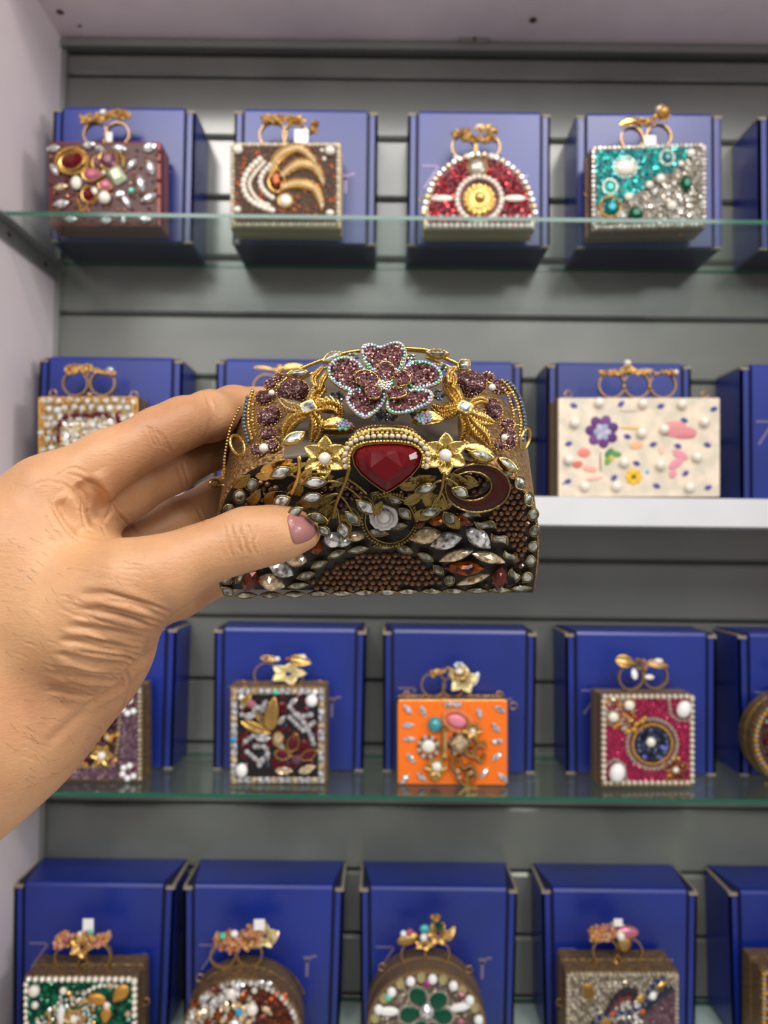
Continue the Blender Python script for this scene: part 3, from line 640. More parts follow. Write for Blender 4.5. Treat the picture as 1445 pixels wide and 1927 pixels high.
handle(t, fc, DC, [(143, 722, 22), (194, 722, 22)], [('brick', 148, 696, 46, 16, 0, goldb), ('brick', 194, 700, 50, 7, -8, gold), ('sphere', 207, 697, 15, 14, 0, crystal), ('sphere', 168, 742, 12, 8, 0, goldb), ('flower', 148, 690, 40, 10, 0, gold)])
loops(t, fc, DC, [(100, 740), (252, 743)])
# ---- row 2, 2 (mostly hidden behind the fingers)
t, fc = clutch('gold trimmed brown clutch hidden behind index finger and held clutch', rr(415, 755, 610, 928, 4), YC, DC, Z2, brownpave, bronze, group=G2)
pave(fc, t, quad(423, 765, 602, 920), 9, [BRN, SIL, BRZ], 9, rnd=.3); row(fc, t, rr(421, 761, 604, 922, 3), 9, [GLD], 9, m=gold, closed=True)
handle(t, fc, DC, [(502, 730, 24), (548, 730, 24)], [('leaf', 498, 694, 44, 9, -8, gold), ('flower', 535, 698, 50, 26, 0, gold), ('leaf', 552, 693, 44, 18, 6, goldb)])
# ---- row 2, 4 cream
t, fc = clutch('cream resin clutch with pressed flowers and scattered pearls', rr(1048, 747, 1357, 936, 3), .815, .045, Z2, cream, mat('tan_frame', (150, 122, 84), metal=.6, rough=.4), inset=.98, group=G2)
for x, y in ((1126, 758), (1208, 760), (1282, 761), (1080, 796), (1324, 794), (1206, 815), (1248, 808), (1069, 865), (1173, 870), (1241, 875), (1310, 860), (1099, 915), (1158, 915), (1296, 917)): pearl(fc, t, x, y, 19)
for cx, cy in ((285, 390), (568, 380), (805, 393), (1122, 410), (945, 478), (605, 575), (255, 618), (760, 622), (907, 632), (1083, 625), (660, 735), (525, 822), (780, 870), (953, 795), (250, 843), (1088, 880)): gem(fc, t, 'marq', 990 + cx * .315, 640 + cy * .315, 15, 9, random.choice((15, -20, 40)), violet, lift=.001)
def petals(fc, t, cx, cy, n, r, w, h, cols, a0=0, name='pressed_flower', shape='coval', thick=3, m=None, lift=.0006):
    b = MB(); V, Fc = GEO[shape]
    for k in range(n):
        a = a0 + 360 * k / n; p = fc.at(cx + r * math.cos(math.radians(a)), cy - r * math.sin(math.radians(a)), lift); q = mpp(p)
        b.add(V, Fc, jit(cols[k % len(cols)], .05), frame(p, fc.N, a, w * q, h * q, thick * q))
    return b.obj(name, m or flat_c, t, colors=True)
def blob(fc, t, L, name, lift=.0006):
    b = MB(); V, Fc = GEO['coval']
    for px, py, w, h, a, c in L: p = fc.at(px, py, lift); q = mpp(p); b.add(V, Fc, jit(c, .03), frame(p, fc.N, a, w * q, h * q, 4 * q))
    return b.obj(name, flat_c, t, colors=True)
petals(fc, t, 1133, 812, 7, 20, 24, 20, [(84, 34, 110), (110, 60, 130), (92, 40, 112)], 20, thick=4); petals(fc, t, 1133, 813, 6, 9, 18, 13, [(190, 180, 205), (150, 165, 190)], 0, thick=8, name='flower_centre')
blob(fc, t, [(1277, 812, 70, 24, -4, (220, 140, 146)), (1270, 800, 44, 16, 0, (225, 150, 155)), (1288, 820, 44, 12, 0, (205, 120, 130))], 'pressed_petal')
blob(fc, t, [(1280, 856, 34, 16, -30, (226, 150, 160)), (1272, 872, 34, 16, 35, (230, 150, 165)), (1266, 892, 18, 14, 60, (228, 150, 165)), (1245, 845, 12, 22, 0, (232, 200, 180))], 'pressed_petal')
petals(fc, t, 1192, 897, 8, 9, 15, 10, [(236, 196, 40), (226, 180, 30)], 0, thick=4); pearl(fc, t, 1192, 897, 8, 8, 0, mat('seed_brown', (120, 80, 30), rough=.6), 'flower_eye')
blob(fc, t, [(1146, 852, 22, 12, 50, (70, 130, 70)), (1158, 854, 24, 12, -10, (90, 150, 80)), (1144, 866, 20, 12, 70, (120, 160, 70)), (1150, 862, 12, 12, 0, (200, 190, 70))], 'pressed_leaf')
blob(fc, t, [(1099, 852, 24, 18, 0, (224, 130, 120)), (1087, 874, 19, 14, 10, (210, 110, 100)), (1110, 882, 12, 28, 80, (232, 170, 150)), (1118, 900, 8, 34, 100, (232, 190, 170))], 'pressed_petal')
blob(fc, t, [(1183, 772, 6, 34, 92, (205, 195, 170)), (1188, 805, 7, 46, 88, (226, 190, 130)), (1197, 838, 14, 26, 95, (240, 180, 140)), (1060, 910, 5, 5, 0, (100, 170, 200)), (1218, 888, 8, 8, 0, (110, 190, 220)), (1130, 870, 3, 40, 0, (140, 140, 90))], 'pressed_stem')
handle(t, fc, .045, [(1150, 725, 23), (1197, 725, 23), (1246, 725, 23)], [('brick', 1200, 702, 148, 7, 0, oldgold), ('flower', 1182, 696, 34, 20, 0, gold), ('sphere', 1181, 683, 14, 12, 0, pearl_m), ('coval', 1215, 697, 30, 9, 0, champ), ('sphere', 1132, 700, 10, 9, 0, gold), ('sphere', 1253, 700, 9, 9, 0, gold), ('sphere', 1272, 700, 10, 9, 0, pearl_m), ('bead', 1174, 727, 9, 9, 0, goldb), ('bead', 1222, 727, 9, 9, 0, goldb)])
loops(t, fc, .045, [(1069, 742), (1327, 742)])
G3 = 'clutch bags on the third shelf'
# ---- row 3, 1
t, fc = clutch('mauve rhinestone clutch with white bead flowers, partly behind the wrist', rr(70, 1290, 268, 1478, 3), YC - .003, DC, Z3, mat('mauve_ground', (96, 74, 84), rough=.4, metal=.3), bronze, yaw=0, group=G3)
pave(fc, t, quad(78, 1300, 260, 1470), 6.5, [MAU, (120, 88, 108), (160, 130, 140)], 6.5, skip=lambda x, y: (x < 225 and y > 1350 and y < 1440))
pave(fc, t, quad(110, 1350, 225, 1440), 10, [BRN, (60, 36, 32), MAR, GLD], 11, rnd=.3)
row(fc, t, rr(75, 1296, 263, 1472, 2), 9, [(205, 195, 170), (190, 170, 140)], 9, closed=True, m=gemmix); row(fc, t, [(225, 1345), (222, 1395), (215, 1440), (120, 1445)], 8, [(170, 150, 120)], 8, m=gemmix)
for cx, cy in ((243, 1330), (243, 1452)):
    for k2 in range(6):
        a = math.radians(60 * k2 + 20)
        if k2 != 0: pearl(fc, t, cx + 12 * math.cos(a), cy - 12 * math.sin(a), 12, 12, 0, whitest, 'white_bead')
    gem(fc, t, 'round', cx + 8, cy - 4, 10, 10, 0, garnet)
gem(fc, t, 'flower', 193, 1421, 44, 44, 0, goldb, name='gold_flower', lift=.002); pearl(fc, t, 193, 1421, 17)
gem(fc, t, 'round', 201, 1388, 12, 12, 0, champ); gem(fc, t, 'round', 212, 1434, 11, 11, 0, pink)
handle(t, fc, DC, [(150, 1270, 22), (195, 1270, 22)], [('flower', 170, 1245, 60, 26, 0, gold)])
# ---- row 3, 2
t, fc = clutch('square crystal bordered clutch with gold leaves over garnet baguettes', rr(431, 1290, 615, 1478, 3), YC - .003, DC, Z3, mat('black_ground', (26, 20, 24), rough=.3), bronze, group=G3)
for k2 in range(95):
    x, y = random.uniform(452, 596), random.uniform(1312, 1456); gem(fc, t, 'sq', x, y, 14, 8, random.choice((0, 45, 90, -45)), random.choice((garnet, garnet, ruby, navy, garnet)), name='baguette', lift=.0005)
for L in ([(455, 1330), (470, 1322), (490, 1335), (500, 1322)], [(545, 1330), (560, 1350), (585, 1345)], [(545, 1350), (570, 1375), (590, 1360)], [(462, 1395), (480, 1382), (500, 1392)], [(465, 1415), (485, 1432), (505, 1425), (500, 1405), (480, 1405)], [(560, 1345), (575, 1365), (585, 1385), (590, 1400)], [(488, 1440), (500, 1425)], [(455, 1345), (475, 1350), (478, 1335)]): row(fc, t, L, 9, [(205, 205, 208), (180, 178, 176)], 11, shape='chaton', m=gemmix, lift=.0028, name='crystal_chain')
for s, (x0, y0, x1, y1) in enumerate(((441, 1301, 605, 1301), (605, 1301, 604, 1468), (604, 1468, 440, 1468), (440, 1468, 441, 1301))):
    n2 = 13
    for k2 in range(n2): gem(fc, t, 'sq', x0 + (x1 - x0) * k2 / n2, y0 + (y1 - y0) * k2 / n2, 11.5, 11.5, 0, crystal if (s + k2) % 3 else champ, name='square_crystal', lift=.001)
gem(fc, t, 'leaf', 512, 1343, 66, 26, 82, goldb, name='gold_leaf', lift=.004); gem(fc, t, 'leaf', 482, 1369, 62, 17, -22, goldb, name='gold_leaf', lift=.004); gem(fc, t, 'leaf', 492, 1355, 40, 14, -58, bronze, name='gold_leaf', lift=.003)
for x, y, w, h, a in ((470, 1347, 24, 12, 10), (496, 1330, 26, 10, 70), (530, 1355, 22, 10, 50), (495, 1388, 30, 14, 0), (552, 1320, 20, 10, 40), (528, 1402, 22, 10, -40)): gem(fc, t, 'leaf', x, y, w, h, a, mat('silver', (205, 205, 208), metal=.9, rough=.25), name='silver_leaf', lift=.003)
for x, y, w, h, a in ((552, 1397, 30, 20, 70), (533, 1420, 28, 17, -10), (582, 1420, 30, 16, 25)): gem(fc, t, 'drop', x, y, w, h, a, garnet, bez=gold, lift=.003)
gem(fc, t, 'round', 558, 1430, 20, 20, 0, plum, lift=.004); gem(fc, t, 'oval', 523, 1391, 17, 22, 0, champ, bez=gold, lift=.004)
gem(fc, t, 'leaf', 535, 1450, 34, 15, 0, champ, name='shell', lift=.003); gem(fc, t, 'leaf', 578, 1447, 34, 15, 20, champ, name='shell', lift=.003); gem(fc, t, 'leaf', 463, 1318, 34, 16, 50, gold, name='gold_leaf', lift=.003)
gem(fc, t, 'round', 473, 1325, 16, 16, 0, pink, lift=.004)
for a in ((587, 1317, 23, 24), (456, 1448, 22, 27), (593, 1302, 11, 11), (455, 1312, 12, 12)): pearl(fc, t, *a, 0, whitest)
gem(fc, t, 'round', 439, 1392, 12, 11, 0, cyan, lift=.004); gem(fc, t, 'round', 519, 1303, 13, 9, 0, mint, lift=.004)
handle(t, fc, DC, [(502, 1270, 22), (550, 1270, 20)], [('flower5', 542, 1268, 70, 46, 0, mat('cream_gold', (226, 208, 150), metal=.5, rough=.3), .006), ('leaf', 565, 1244, 44, 22, -12, goldb), ('leaf', 508, 1240, 40, 12, -6, gold), ('round', 502, 1239, 10, 9, 0, ruby), ('sphere', 522, 1240, 10, 9, 0, whitest), ('round', 541, 1240, 12, 10, 0, garnet), ('sphere', 570, 1236, 12, 10, 0, pearl_m)])
loops(t, fc, DC, [(458, 1288), (600, 1288)])
# ---- row 3, 3 orange
t, fc = clutch('bright orange enamel clutch with a cluster of gold charms', rr(746, 1316, 957, 1479, 6), YC - .003, DC, Z3, orange, gold, inset=.97, group=G3)
for x, y, a in ((767, 1335, -50), (796, 1338, -70), (768, 1365, 5), (770, 1391, 0), (773, 1427, -50), (762, 1466, 50), (793, 1462, -40), (845, 1326, 0), (902, 1342, -75), (940, 1335, -30), (933, 1370, -50), (936, 1396, 0), (935, 1424, 40), (911, 1455, 50), (946, 1463, -45), (860, 1326, 0)): gem(fc, t, 'marq', x, y, 25, 11, a, crystal, lift=.001)
gem(fc, t, 'sphere', 818, 1363, 28, 30, 0, mat('turquoise_stone', (70, 160, 170), metal=.3, rough=.25), name='turquoise_ball')
gem(fc, t, 'coval', 860, 1357, 36, 24, -18, mat('rose_cabochon', (224, 130, 150), rough=.25), lift=.003, name='rose_cabochon', thick=20); row(fc, t, [(860 + 26 * math.cos(a) , 1357 - 19 * math.sin(a) + 6 * math.cos(a)) for a in [i * .35 for i in range(18)]], 7, [(236, 160, 110)], 9, m=gemmix, closed=True, name='rope_ring')
gem(fc, t, 'coval', 806, 1405, 26, 24, 0, pearl_m, thick=24, lift=.003, name='pearl'); row(fc, t, ring_pts(806, 1406, 18, 19), 7, [(130, 110, 90), SIL], 9, m=gemmix, closed=True, name='halo')
gem(fc, t, 'sq', 865, 1399, 26, 26, 45, champ, bez=bronze, lift=.003); row(fc, t, ring_pts(865, 1400, 19, 19), 8, [(150, 110, 130), SIL, MAR], 9, m=gemmix, closed=True, name='halo')
b = MB(); pp = [fc.at(836, 1368 + q, .004) for q in range(0, 60, 3)]; b.tube(pp, [.004 if i in (0, 1, 18, 19) else (.003 if i % 2 else .0034) for i in range(len(pp))], 8); b.obj('gold_column', gold, t)
gem(fc, t, 'flower', 889, 1374, 38, 36, 0, gold, name='gold_flower', lift=.003); pearl(fc, t, 889, 1375, 11)
gem(fc, t, 'flower', 820, 1443, 44, 42, 0, oldgold, name='gold_flower', lift=.003); pearl(fc, t, 821, 1441, 20); gem(fc, t, 'coval', 819, 1462, 18, 16, 0, goldb, lift=.004, name='gold_drop', thick=14)
for L in ([(889, 1385), (900, 1400), (890, 1415), (905, 1432), (912, 1418)], [(900, 1400), (912, 1405), (908, 1395)], [(852, 1418), (850, 1440), (858, 1450)], [(862, 1425), (872, 1445), (885, 1440), (895, 1455), (890, 1468)], [(862, 1450), (862, 1465), (875, 1478), (892, 1485)], [(878, 1450), (880, 1478)], [(885, 1475), (880, 1488)], [(890, 1478), (898, 1487)], [(872, 1400), (880, 1420), (900, 1425)]):
    b = MB(); b.tube([fc.at(x, y, .0045) for x, y in spline(L, 4)], .0026, 6); b.obj('vine', gold, t)
for x, y in ((861, 1452), (863, 1463), (886, 1455)): gem(fc, t, 'round', x, y, 9, 9, 0, champ, lift=.008)
handle(t, fc, DC, [(815, 1288, 21), (852, 1292, 18)], [('brick', 830, 1264, 40, 9, 14, gold), ('flower5', 870, 1280, 60, 56, 10, mat('cream_gold', (0, 0, 0)), .006), ('flower5', 864, 1268, 44, 26, 0, oldgold, .008), ('sphere', 864, 1264, 16, 11, 0, pearl_m, .012), ('leaf', 893, 1278, 32, 14, 60, pearl_m), ('flower', 864, 1252, 22, 14, 0, mat('silver', (0, 0, 0)))])
loops(t, fc, DC, [(765, 1308), (940, 1308), (966, 1328)])
# ---- row 3, 4 pink
t, fc = clutch('pink rhinestone clutch with round navy medallion and white corner beads', rr(1131, 1306, 1306, 1478, 3), YC - .004, DC, Z3, mat('pink_ground', (140, 40, 78), rough=.4, metal=.3), mat('tan_frame', (0, 0, 0)), yaw=4, group=G3)
pave(fc, t, quad(1139, 1314, 1299, 1471), 6.3, [PNK, (170, 44, 88), (200, 60, 104)], 6.3, skip=lambda x, y: (x - 1227) ** 2 + (y - 1400) ** 2 < 2000)
pave(fc, t, [(1139, 1314), (1192, 1314), (1200, 1345), (1180, 1380), (1139, 1365)], 8, [SLV, GLD, BRZ, (150, 140, 120)], 9, rnd=.3, lift=.001); row(fc, t, [(1258, 1318), (1262, 1345), (1275, 1355), (1298, 1355)], 8, [SLV], 8, m=gemmix); row(fc, t, [(1142, 1438), (1158, 1428), (1174, 1440), (1178, 1468)], 8, [SLV], 8, m=gemmix)
row(fc, t, rr(1136, 1311, 1302, 1473, 2), 11, [(205, 196, 176)], 10, shape='sphere', m=softmix, closed=True)
b = MB(); V, Fc = g_cab(o_ell(28), .12); b.add(V, Fc); p = fc.at(1227, 1400, .001); k = mpp(p); link('medallion', b.mesh('medallion', mat('navy_ground', (36, 40, 60), rough=.3), True), t, None, frame(p, fc.N, 0, 70 * k, 70 * k, 20 * k))
row(fc, t, ring_pts(1227, 1400, 37), 5, [(190, 130, 70)], 8, m=goldb, closed=True, name='rope_ring', lift=.002); row(fc, t, ring_pts(1227, 1400, 47), 8, [SLV], 9, m=gemmix, closed=True, name='halo')
pave(fc, t, ring_pts(1227, 1400, 31), 8, [NAV, (70, 80, 110), (40, 40, 60), (110, 120, 160)], 9, rnd=.3, lift=.003)
for a in ((1182, 1326, 20, 20), (1152, 1348, 20, 20), (1222, 1395, 19, 19), (1270, 1448, 12, 12)): pearl(fc, t, *a)
pearl(fc, t, 1283, 1333, 27, 34, -25, whitest, 'baroque_bead'); pearl(fc, t, 1158, 1452, 30, 38, -15, whitest, 'baroque_bead')
for x, y in ((1186, 1356), (1196, 1362), (1207, 1357), (1192, 1372), (1180, 1376), (1212, 1352)): gem(fc, t, 'bead', x, y, 16, 12, 35, goldb, name='gold_nugget', lift=.003)
for k2 in range(5): a = 90 + 72 * k2; gem(fc, t, 'drop', 1270 + 15 * math.cos(math.radians(a)), 1448 - 15 * math.sin(math.radians(a)), 17, 12, a + 180, garnet if k2 % 2 else amber, bez=gold, lift=.002)
gem(fc, t, 'round', 1276, 1428, 12, 12, 0, goldb); 
for x, y in ((1252, 1410), (1247, 1407), (1213, 1425)): gem(fc, t, 'round', x, y, 10, 10, 0, violet, lift=.005)
handle(t, fc, DC, [(1186, 1274, 22), (1232, 1272, 22)], [('leaf', 1176, 1246, 40, 26, -12, gold), ('leaf', 1238, 1251, 44, 16, -10, gold), ('sphere', 1239, 1244, 18, 11, 0, pearl_m), ('flower', 1205, 1250, 34, 26, 0, bronze), ('coval', 1194, 1268, 12, 22, 0, whitest, .006), ('coval', 1222, 1274, 18, 10, 0, pearl_m, .006), ('round', 1216, 1252, 8, 8, 0, pink, .008)])
# ---- row 3, 5 edge
t, fc = clutch('round bronze clutch at the right frame edge of the third shelf', [tuple(q) for q in ring_pts(1502, 1392, 86, 86, 32)], YC, DC, Z3, brownpave, bronze, group=G3)
row(fc, t, ring_pts(1502, 1392, 80), 9, [GLD, SLV], 9, m=gemmix, closed=True); pave(fc, t, ring_pts(1502, 1392, 72), 9, [BRN, SLV, MAR], 9); loops(t, fc, DC, [(1424, 1394)])
handle(t, fc, DC, [(1480, 1290, 20), (1522, 1290, 20)], [('flower', 1500, 1265, 60, 30, 0, gold)])
G4 = 'clutch bags on the bottom shelf'
# ---- row 4, 1 green
t, fc = clutch('emerald stone clutch with pearl border and gold bow petals', rr(44, 1838, 258, 2010, 4), .828, .045, Z4, mat('green_ground', (4, 60, 44), rough=.3, metal=.2), bronze, group=G4)
pave(fc, t, quad(54, 1849, 250, 2000), 13, [(4, 90, 62), (8, 110, 76), (4, 70, 54)], 15, rnd=.3, name='green_stones')
pave(fc, t, [(100, 1895), (110, 1872), (150, 1862), (178, 1880), (178, 1940), (60, 1980), (70, 1915)], 9, [SLV, SIL, GLD, WHT], 9, rnd=.35, lift=.002)
row(fc, t, rr(50, 1843, 253, 2000, 3), 12.5, [(230, 222, 205)], 11, shape='sphere', m=pearl_m, closed=True, name='pearl_border')
row(fc, t, [(158, 1868), (180, 1857), (195, 1853), (225, 1857)], 11, [WHT], 10, shape='sphere', m=pearl_m, name='pearl_row')
for a in ((67, 1861, 22), (121, 1862, 14), (68, 1889, 14), (141, 1915, 16), (203, 1889, 14)): pearl(fc, t, *a)
pearl(fc, t, 117, 1907, 14, 42, 0, whitest, 'white_bar'); gem(fc, t, 'flower', 141, 1916, 46, 44, 0, goldb, name='gold_flower', lift=.002)
for x, y, w, h, a in ((182, 1880, 36, 24, -20), (226, 1870, 40, 28, 50), (199, 1911, 32, 22, 85)): gem(fc, t, 'cdrop', x, y, w, h, a + 180 if x < 203 else a + 180, mat('satin_gold', (206, 150, 70), metal=.7, rough=.4), name='gold_petal', lift=.003)
for x, y, w, h, a in ((205, 1864, 16, 20, 90), (228, 1900, 24, 16, -20), (186, 1900, 16, 14, 30)): gem(fc, t, 'marq', x, y, w, h, a, green, lift=.002)
for x, y in ((206, 1854), (240, 1908), (155, 1884), (136, 1880)): gem(fc, t, 'round', x, y, 12, 12, 0, champ, lift=.003)
row(fc, t, rr(72, 1802, 272, 1806, 1), 8, [GLD], 6, m=gold, name='back_beads', closed=True, lift=-.046)
handle(t, fc, .045, [(128, 1800, 22), (186, 1798, 22)], [('coval', 122, 1768, 40, 26, 20, mat('rosegold_pave', (226, 160, 130), metal=.6, rough=.3, bump=(800, 1))), ('flower5', 153, 1782, 46, 40, 0, goldb, .008), ('b_oval', 190, 1767, 36, 24, 20, mat('rosegold_pave', (0, 0, 0))), ('brick', 160, 1762, 32, 14, 15, gold), ('sphere', 152, 1758, 14, 12, 0, pearl_m), ('round', 170, 1753, 9, 9, 0, mint, .008), ('round', 162, 1755, 9, 9, 0, pink, .008), ('round', 124, 1768, 9, 9, 0, pink, .01)])
tag_price(t, fc, .045, 166, 1742, 20, 26); loops(t, fc, .045, [(274, 1885)])
# ---- row 4, 2 round brown
t, fc = clutch('round bronze clutch half brown pave, half white and amber stones', [tuple(q) for q in ring_pts(456, 1946, 114, 106, 36)], .826, .045, Z4, mat('dark_brown_ground', (60, 36, 30), rough=.4, metal=.3), bronze, yaw=4, group=G4)
pave(fc, t, [(456, 1850)] + ring_pts(456, 1946, 104, 96, 20, 80, -20) + [(470, 1946)], 6, [(110, 60, 44), (90, 44, 34), (130, 64, 40)], 6)
pave(fc, t, ring_pts(440, 1940, 88, 84), 13, [WHT, SIL, (220, 190, 150), SLV], 14, rnd=.35, skip=lambda x, y: x > 478 and y > 1862, name='white_stones', lift=.001)
row(fc, t, ring_pts(456, 1946, 105, 98), 11, [SIL, WHT, SLV], 11, m=gemmix, closed=True)
for a in ((436, 1867, 20, 21), (475, 1896, 22, 23)): pearl(fc, t, *a)
for x, y, w, h, a, m2 in ((367, 1889, 24, 16, -50, amber), (458, 1876, 26, 16, 40, amber), (410, 1912, 26, 14, 80, amber), (433, 1912, 26, 14, 75, amber), (392, 1922, 24, 14, 30, topaz), (490, 1915, 26, 14, 20, topaz), (405, 1862, 24, 16, -30, topaz), (378, 1908, 30, 16, 10, champ), (425, 1895, 28, 14, -70, champ), (455, 1915, 28, 14, 60, champ), (502, 1902, 26, 12, -40, champ), (415, 1880, 24, 14, 30, crystal), (448, 1855, 24, 14, 0, crystal), (400, 1890, 24, 14, 70, crystal), (440, 1925, 20, 14, 0, crystal), (386, 1878, 22, 12, 50, crystal), (505, 1851, 16, 11, 0, crystal), (490, 1849, 14, 10, 0, crystal)): gem(fc, t, 'marq', x, y, w, h, a, m2, lift=.003)
for x, y in ((519, 1871), (510, 1880), (535, 1882), (536, 1872)): gem(fc, t, 'round', x, y, 9, 9, 0, mat('orange_crystal', (235, 110, 50), metal=.4, rough=.1), lift=.002)
gem(fc, t, 'round', 449, 1905, 13, 13, 0, cyan, lift=.005)
row(fc, t, ring_pts(466, 1904, 112, 104, 20, 20, 95), 7, [GLD], 6, m=gold, name='back_beads', lift=-.05)
handle(t, fc, .05, [(420, 1796, 22), (470, 1794, 22)], [('coval', 430, 1772, 56, 34, -8, mat('rosegold_pave', (0, 0, 0))), ('sphere', 441, 1757, 15, 13, 0, whitest, .01), ('round', 419, 1761, 12, 12, 0, mint, .01), ('flower', 472, 1765, 40, 36, 0, mat('rosegold_pave', (0, 0, 0))), ('flower5', 498, 1762, 50, 46, 20, mat('cream_gold', (0, 0, 0)), .0), ('leaf', 517, 1764, 28, 12, 60, champ), ('coval', 473, 1780, 30, 10, 0, gold)])
tag_price(t, fc, .05, 488, 1740, 20, 20); loops(t, fc, .05, [(376, 1840)])
# ---- row 4, 3 round green
t, fc = clutch('round bronze clutch with emerald clover ringed by white and gold beads', [tuple(q) for q in ring_pts(803, 1936, 113, 110, 36)], .828, .05, Z4, mat('grey_brown_ground', (96, 84, 76), rough=.4, metal=.3), mat('tan_frame', (0, 0, 0)), group=G4)
pave(fc, t, ring_pts(803, 1936, 88, 86), 6.5, [SLV, (140, 124, 110), (120, 104, 92)], 6.5)
R_ = ring_pts(803, 1936, 99, 97, 30)
for i, (x, y) in enumerate(R_):
    if i % 2: pearl(fc, t, x, y, 18, 19, 0, whitest, 'white_bead')
    else: gem(fc, t, 'b_oval', x, y, 18, 18, 0, mat('pale_gold_bead', (190, 178, 130), metal=.5, rough=.3), name='pierced_bead', lift=.002)
for x, y, a in ((787, 1876, 125), (824, 1884, 50), (771, 1909, 190), (832, 1912, -15), (790, 1938, 240), (818, 1940, 300)):
    gem(fc, t, 'cdrop', x, y, 38, 32, a + 180, green, lift=.002, name='clover_petal', thick=14); row(fc, t, [(x + math.cos(math.radians(a)) * 21 * math.cos(q) - 18 * math.sin(math.radians(a)) * math.sin(q), y - math.sin(math.radians(a)) * 21 * math.cos(q) - 18 * math.cos(math.radians(a)) * math.sin(q)) for q in [j * .35 for j in range(18)]], 6, [(200, 180, 176), SLV], 6, m=gemmix, closed=True, name='halo')
gem(fc, t, 'oval', 803, 1905, 26, 28, 0, crystal, lift=.005)
gem(fc, t, 'coval', 731, 1904, 38, 17, 0, whitest, lift=.003, name='pearl_bar', thick=16); gem(fc, t, 'coval', 866, 1896, 40, 15, 10, whitest, lift=.003, name='pearl_bar', thick=16)
for x, y, w, h, m2 in ((804, 1851, 14, 11, mat('magenta_stone', (180, 40, 140), rough=.2, metal=.3)), (868, 1872, 14, 9, pink), (731, 1877, 14, 12, mint), (867, 1922, 12, 10, pink)): gem(fc, t, 'oval', x, y, w, h, -20, m2, lift=.003)
handle(t, fc, .05, [(778, 1794, 22), (822, 1792, 22)], [('coval', 768, 1766, 44, 24, 15, gold), ('sphere', 759, 1757, 12, 12, 0, whitest, .01), ('round', 771, 1754, 14, 12, 0, pink, .008), ('coval', 799, 1748, 20, 16, 0, mat('turquoise_stone', (0, 0, 0)), .008), ('sphere', 797, 1764, 14, 14, 0, whitest, .012), ('flower', 824, 1757, 46, 44, 0, gold), ('round', 825, 1743, 15, 15, 0, green, .012), ('flower5', 798, 1778, 40, 20, 0, goldb, .009), ('leaf', 848, 1757, 30, 14, 60, gold), ('brick', 821, 1727, 16, 10, 0, bronze)])
loops(t, fc, .05, [(719, 1820), (882, 1824)])
# ---- row 4, 4 silver
t, fc = clutch('silver bead clutch with mauve lower corner and amber oval', rr(1064, 1828, 1278, 2000, 4), .828, .045, Z4, mat('grey_brown_ground', (0, 0, 0)), bronze, group=G4)
mc = [(1278, 1850), (1278, 1990), (1180, 1990), (1200, 1925), (1240, 1880)]
pave(fc, t, quad(1070, 1835, 1272, 1990), 8, [SLV, (170, 158, 138), (150, 140, 122), (205, 198, 180)], 8.5, shape='bead', m=gemmix, skip=lambda x, y: inpoly(x, y, mc) or (x - 1180) ** 2 + (y - 1905) ** 2 < 1500, rnd=.2)
pave(fc, t, [(1270, 1856), (1270, 1990), (1190, 1990), (1208, 1925), (1243, 1885)], 6, [MAU, (116, 84, 100)], 6)
row(fc, t, rr(1069, 1833, 1273, 1995, 3), 9, [(200, 186, 150), SLV], 9, m=gemmix, closed=True)
for pts, cols in (([(1142, 1905), (1155, 1880), (1175, 1864), (1195, 1866)], [NAV, (60, 40, 44)]), ([(1118, 1925), (1135, 1912), (1205, 1895), (1225, 1860), (1245, 1840)], [NAV, (110, 120, 140)]), ([(1150, 1900), (1165, 1880), (1185, 1876)], [(150, 60, 60), BRN]), ([(1215, 1900), (1235, 1880), (1262, 1860)], [NAV])): row(fc, t, pts, 7, cols, 12, m=gemmix, sp=True, lift=.002, name='dark_stones')
pave(fc, t, ring_pts(1180, 1908, 30), 9, [SLV, (110, 100, 110), WHT], 10, rnd=.3, lift=.002)
gem(fc, t, 'coval', 1107, 1866, 18, 24, 0, mat('amber_cabochon', (130, 96, 40), metal=.4, rough=.2), bez=oldgold, lift=.003)
pearl(fc, t, 1225, 1870, 17, 17, 0, whitest); pearl(fc, t, 1168, 1906, 11); pearl(fc, t, 1193, 1910, 10); gem(fc, t, 'marq', 1242, 1854, 26, 14, 25, goldb, lift=.003, name='gold_drop')
gem(fc, t, 'round', 1205, 1880, 20, 18, 0, gold, lift=.003, name='gold_nugget'); gem(fc, t, 'leaf', 1140, 1919, 26, 16, 10, goldb, name='gold_leaf', lift=.003)
for x, y in ((1209, 1903), (1153, 1907)): gem(fc, t, 'round', x, y, 11, 10, 0, mat('orange_crystal', (0, 0, 0)), lift=.004)
row(fc, t, [(1068, 1799), (1230, 1799)], 8, [GLD], 6, m=gold, name='back_beads', lift=-.046)
handle(t, fc, .045, [(1138, 1788, 22), (1184, 1788, 22)], [('b_oval', 1134, 1754, 50, 26, 0, mat('rosegold_matte', (216, 150, 130), metal=.4, rough=.4)), ('brick', 1134, 1766, 44, 9, 0, gold), ('coval', 1180, 1754, 44, 22, 0, pink), ('cdrop', 1175, 1768, 44, 30, 80, gold, .002), ('sphere', 1168, 1761, 16, 18, 0, pearl_m, .012), ('flower5', 1163, 1745, 34, 28, 0, mat('cream_gold', (0, 0, 0)), 0), ('sphere', 1159, 1811, 10, 7, 0, goldb)])
tag_price(t, fc, .045, 1163, 1736, 16, 14); loops(t, fc, .045, [(1054, 1886)])
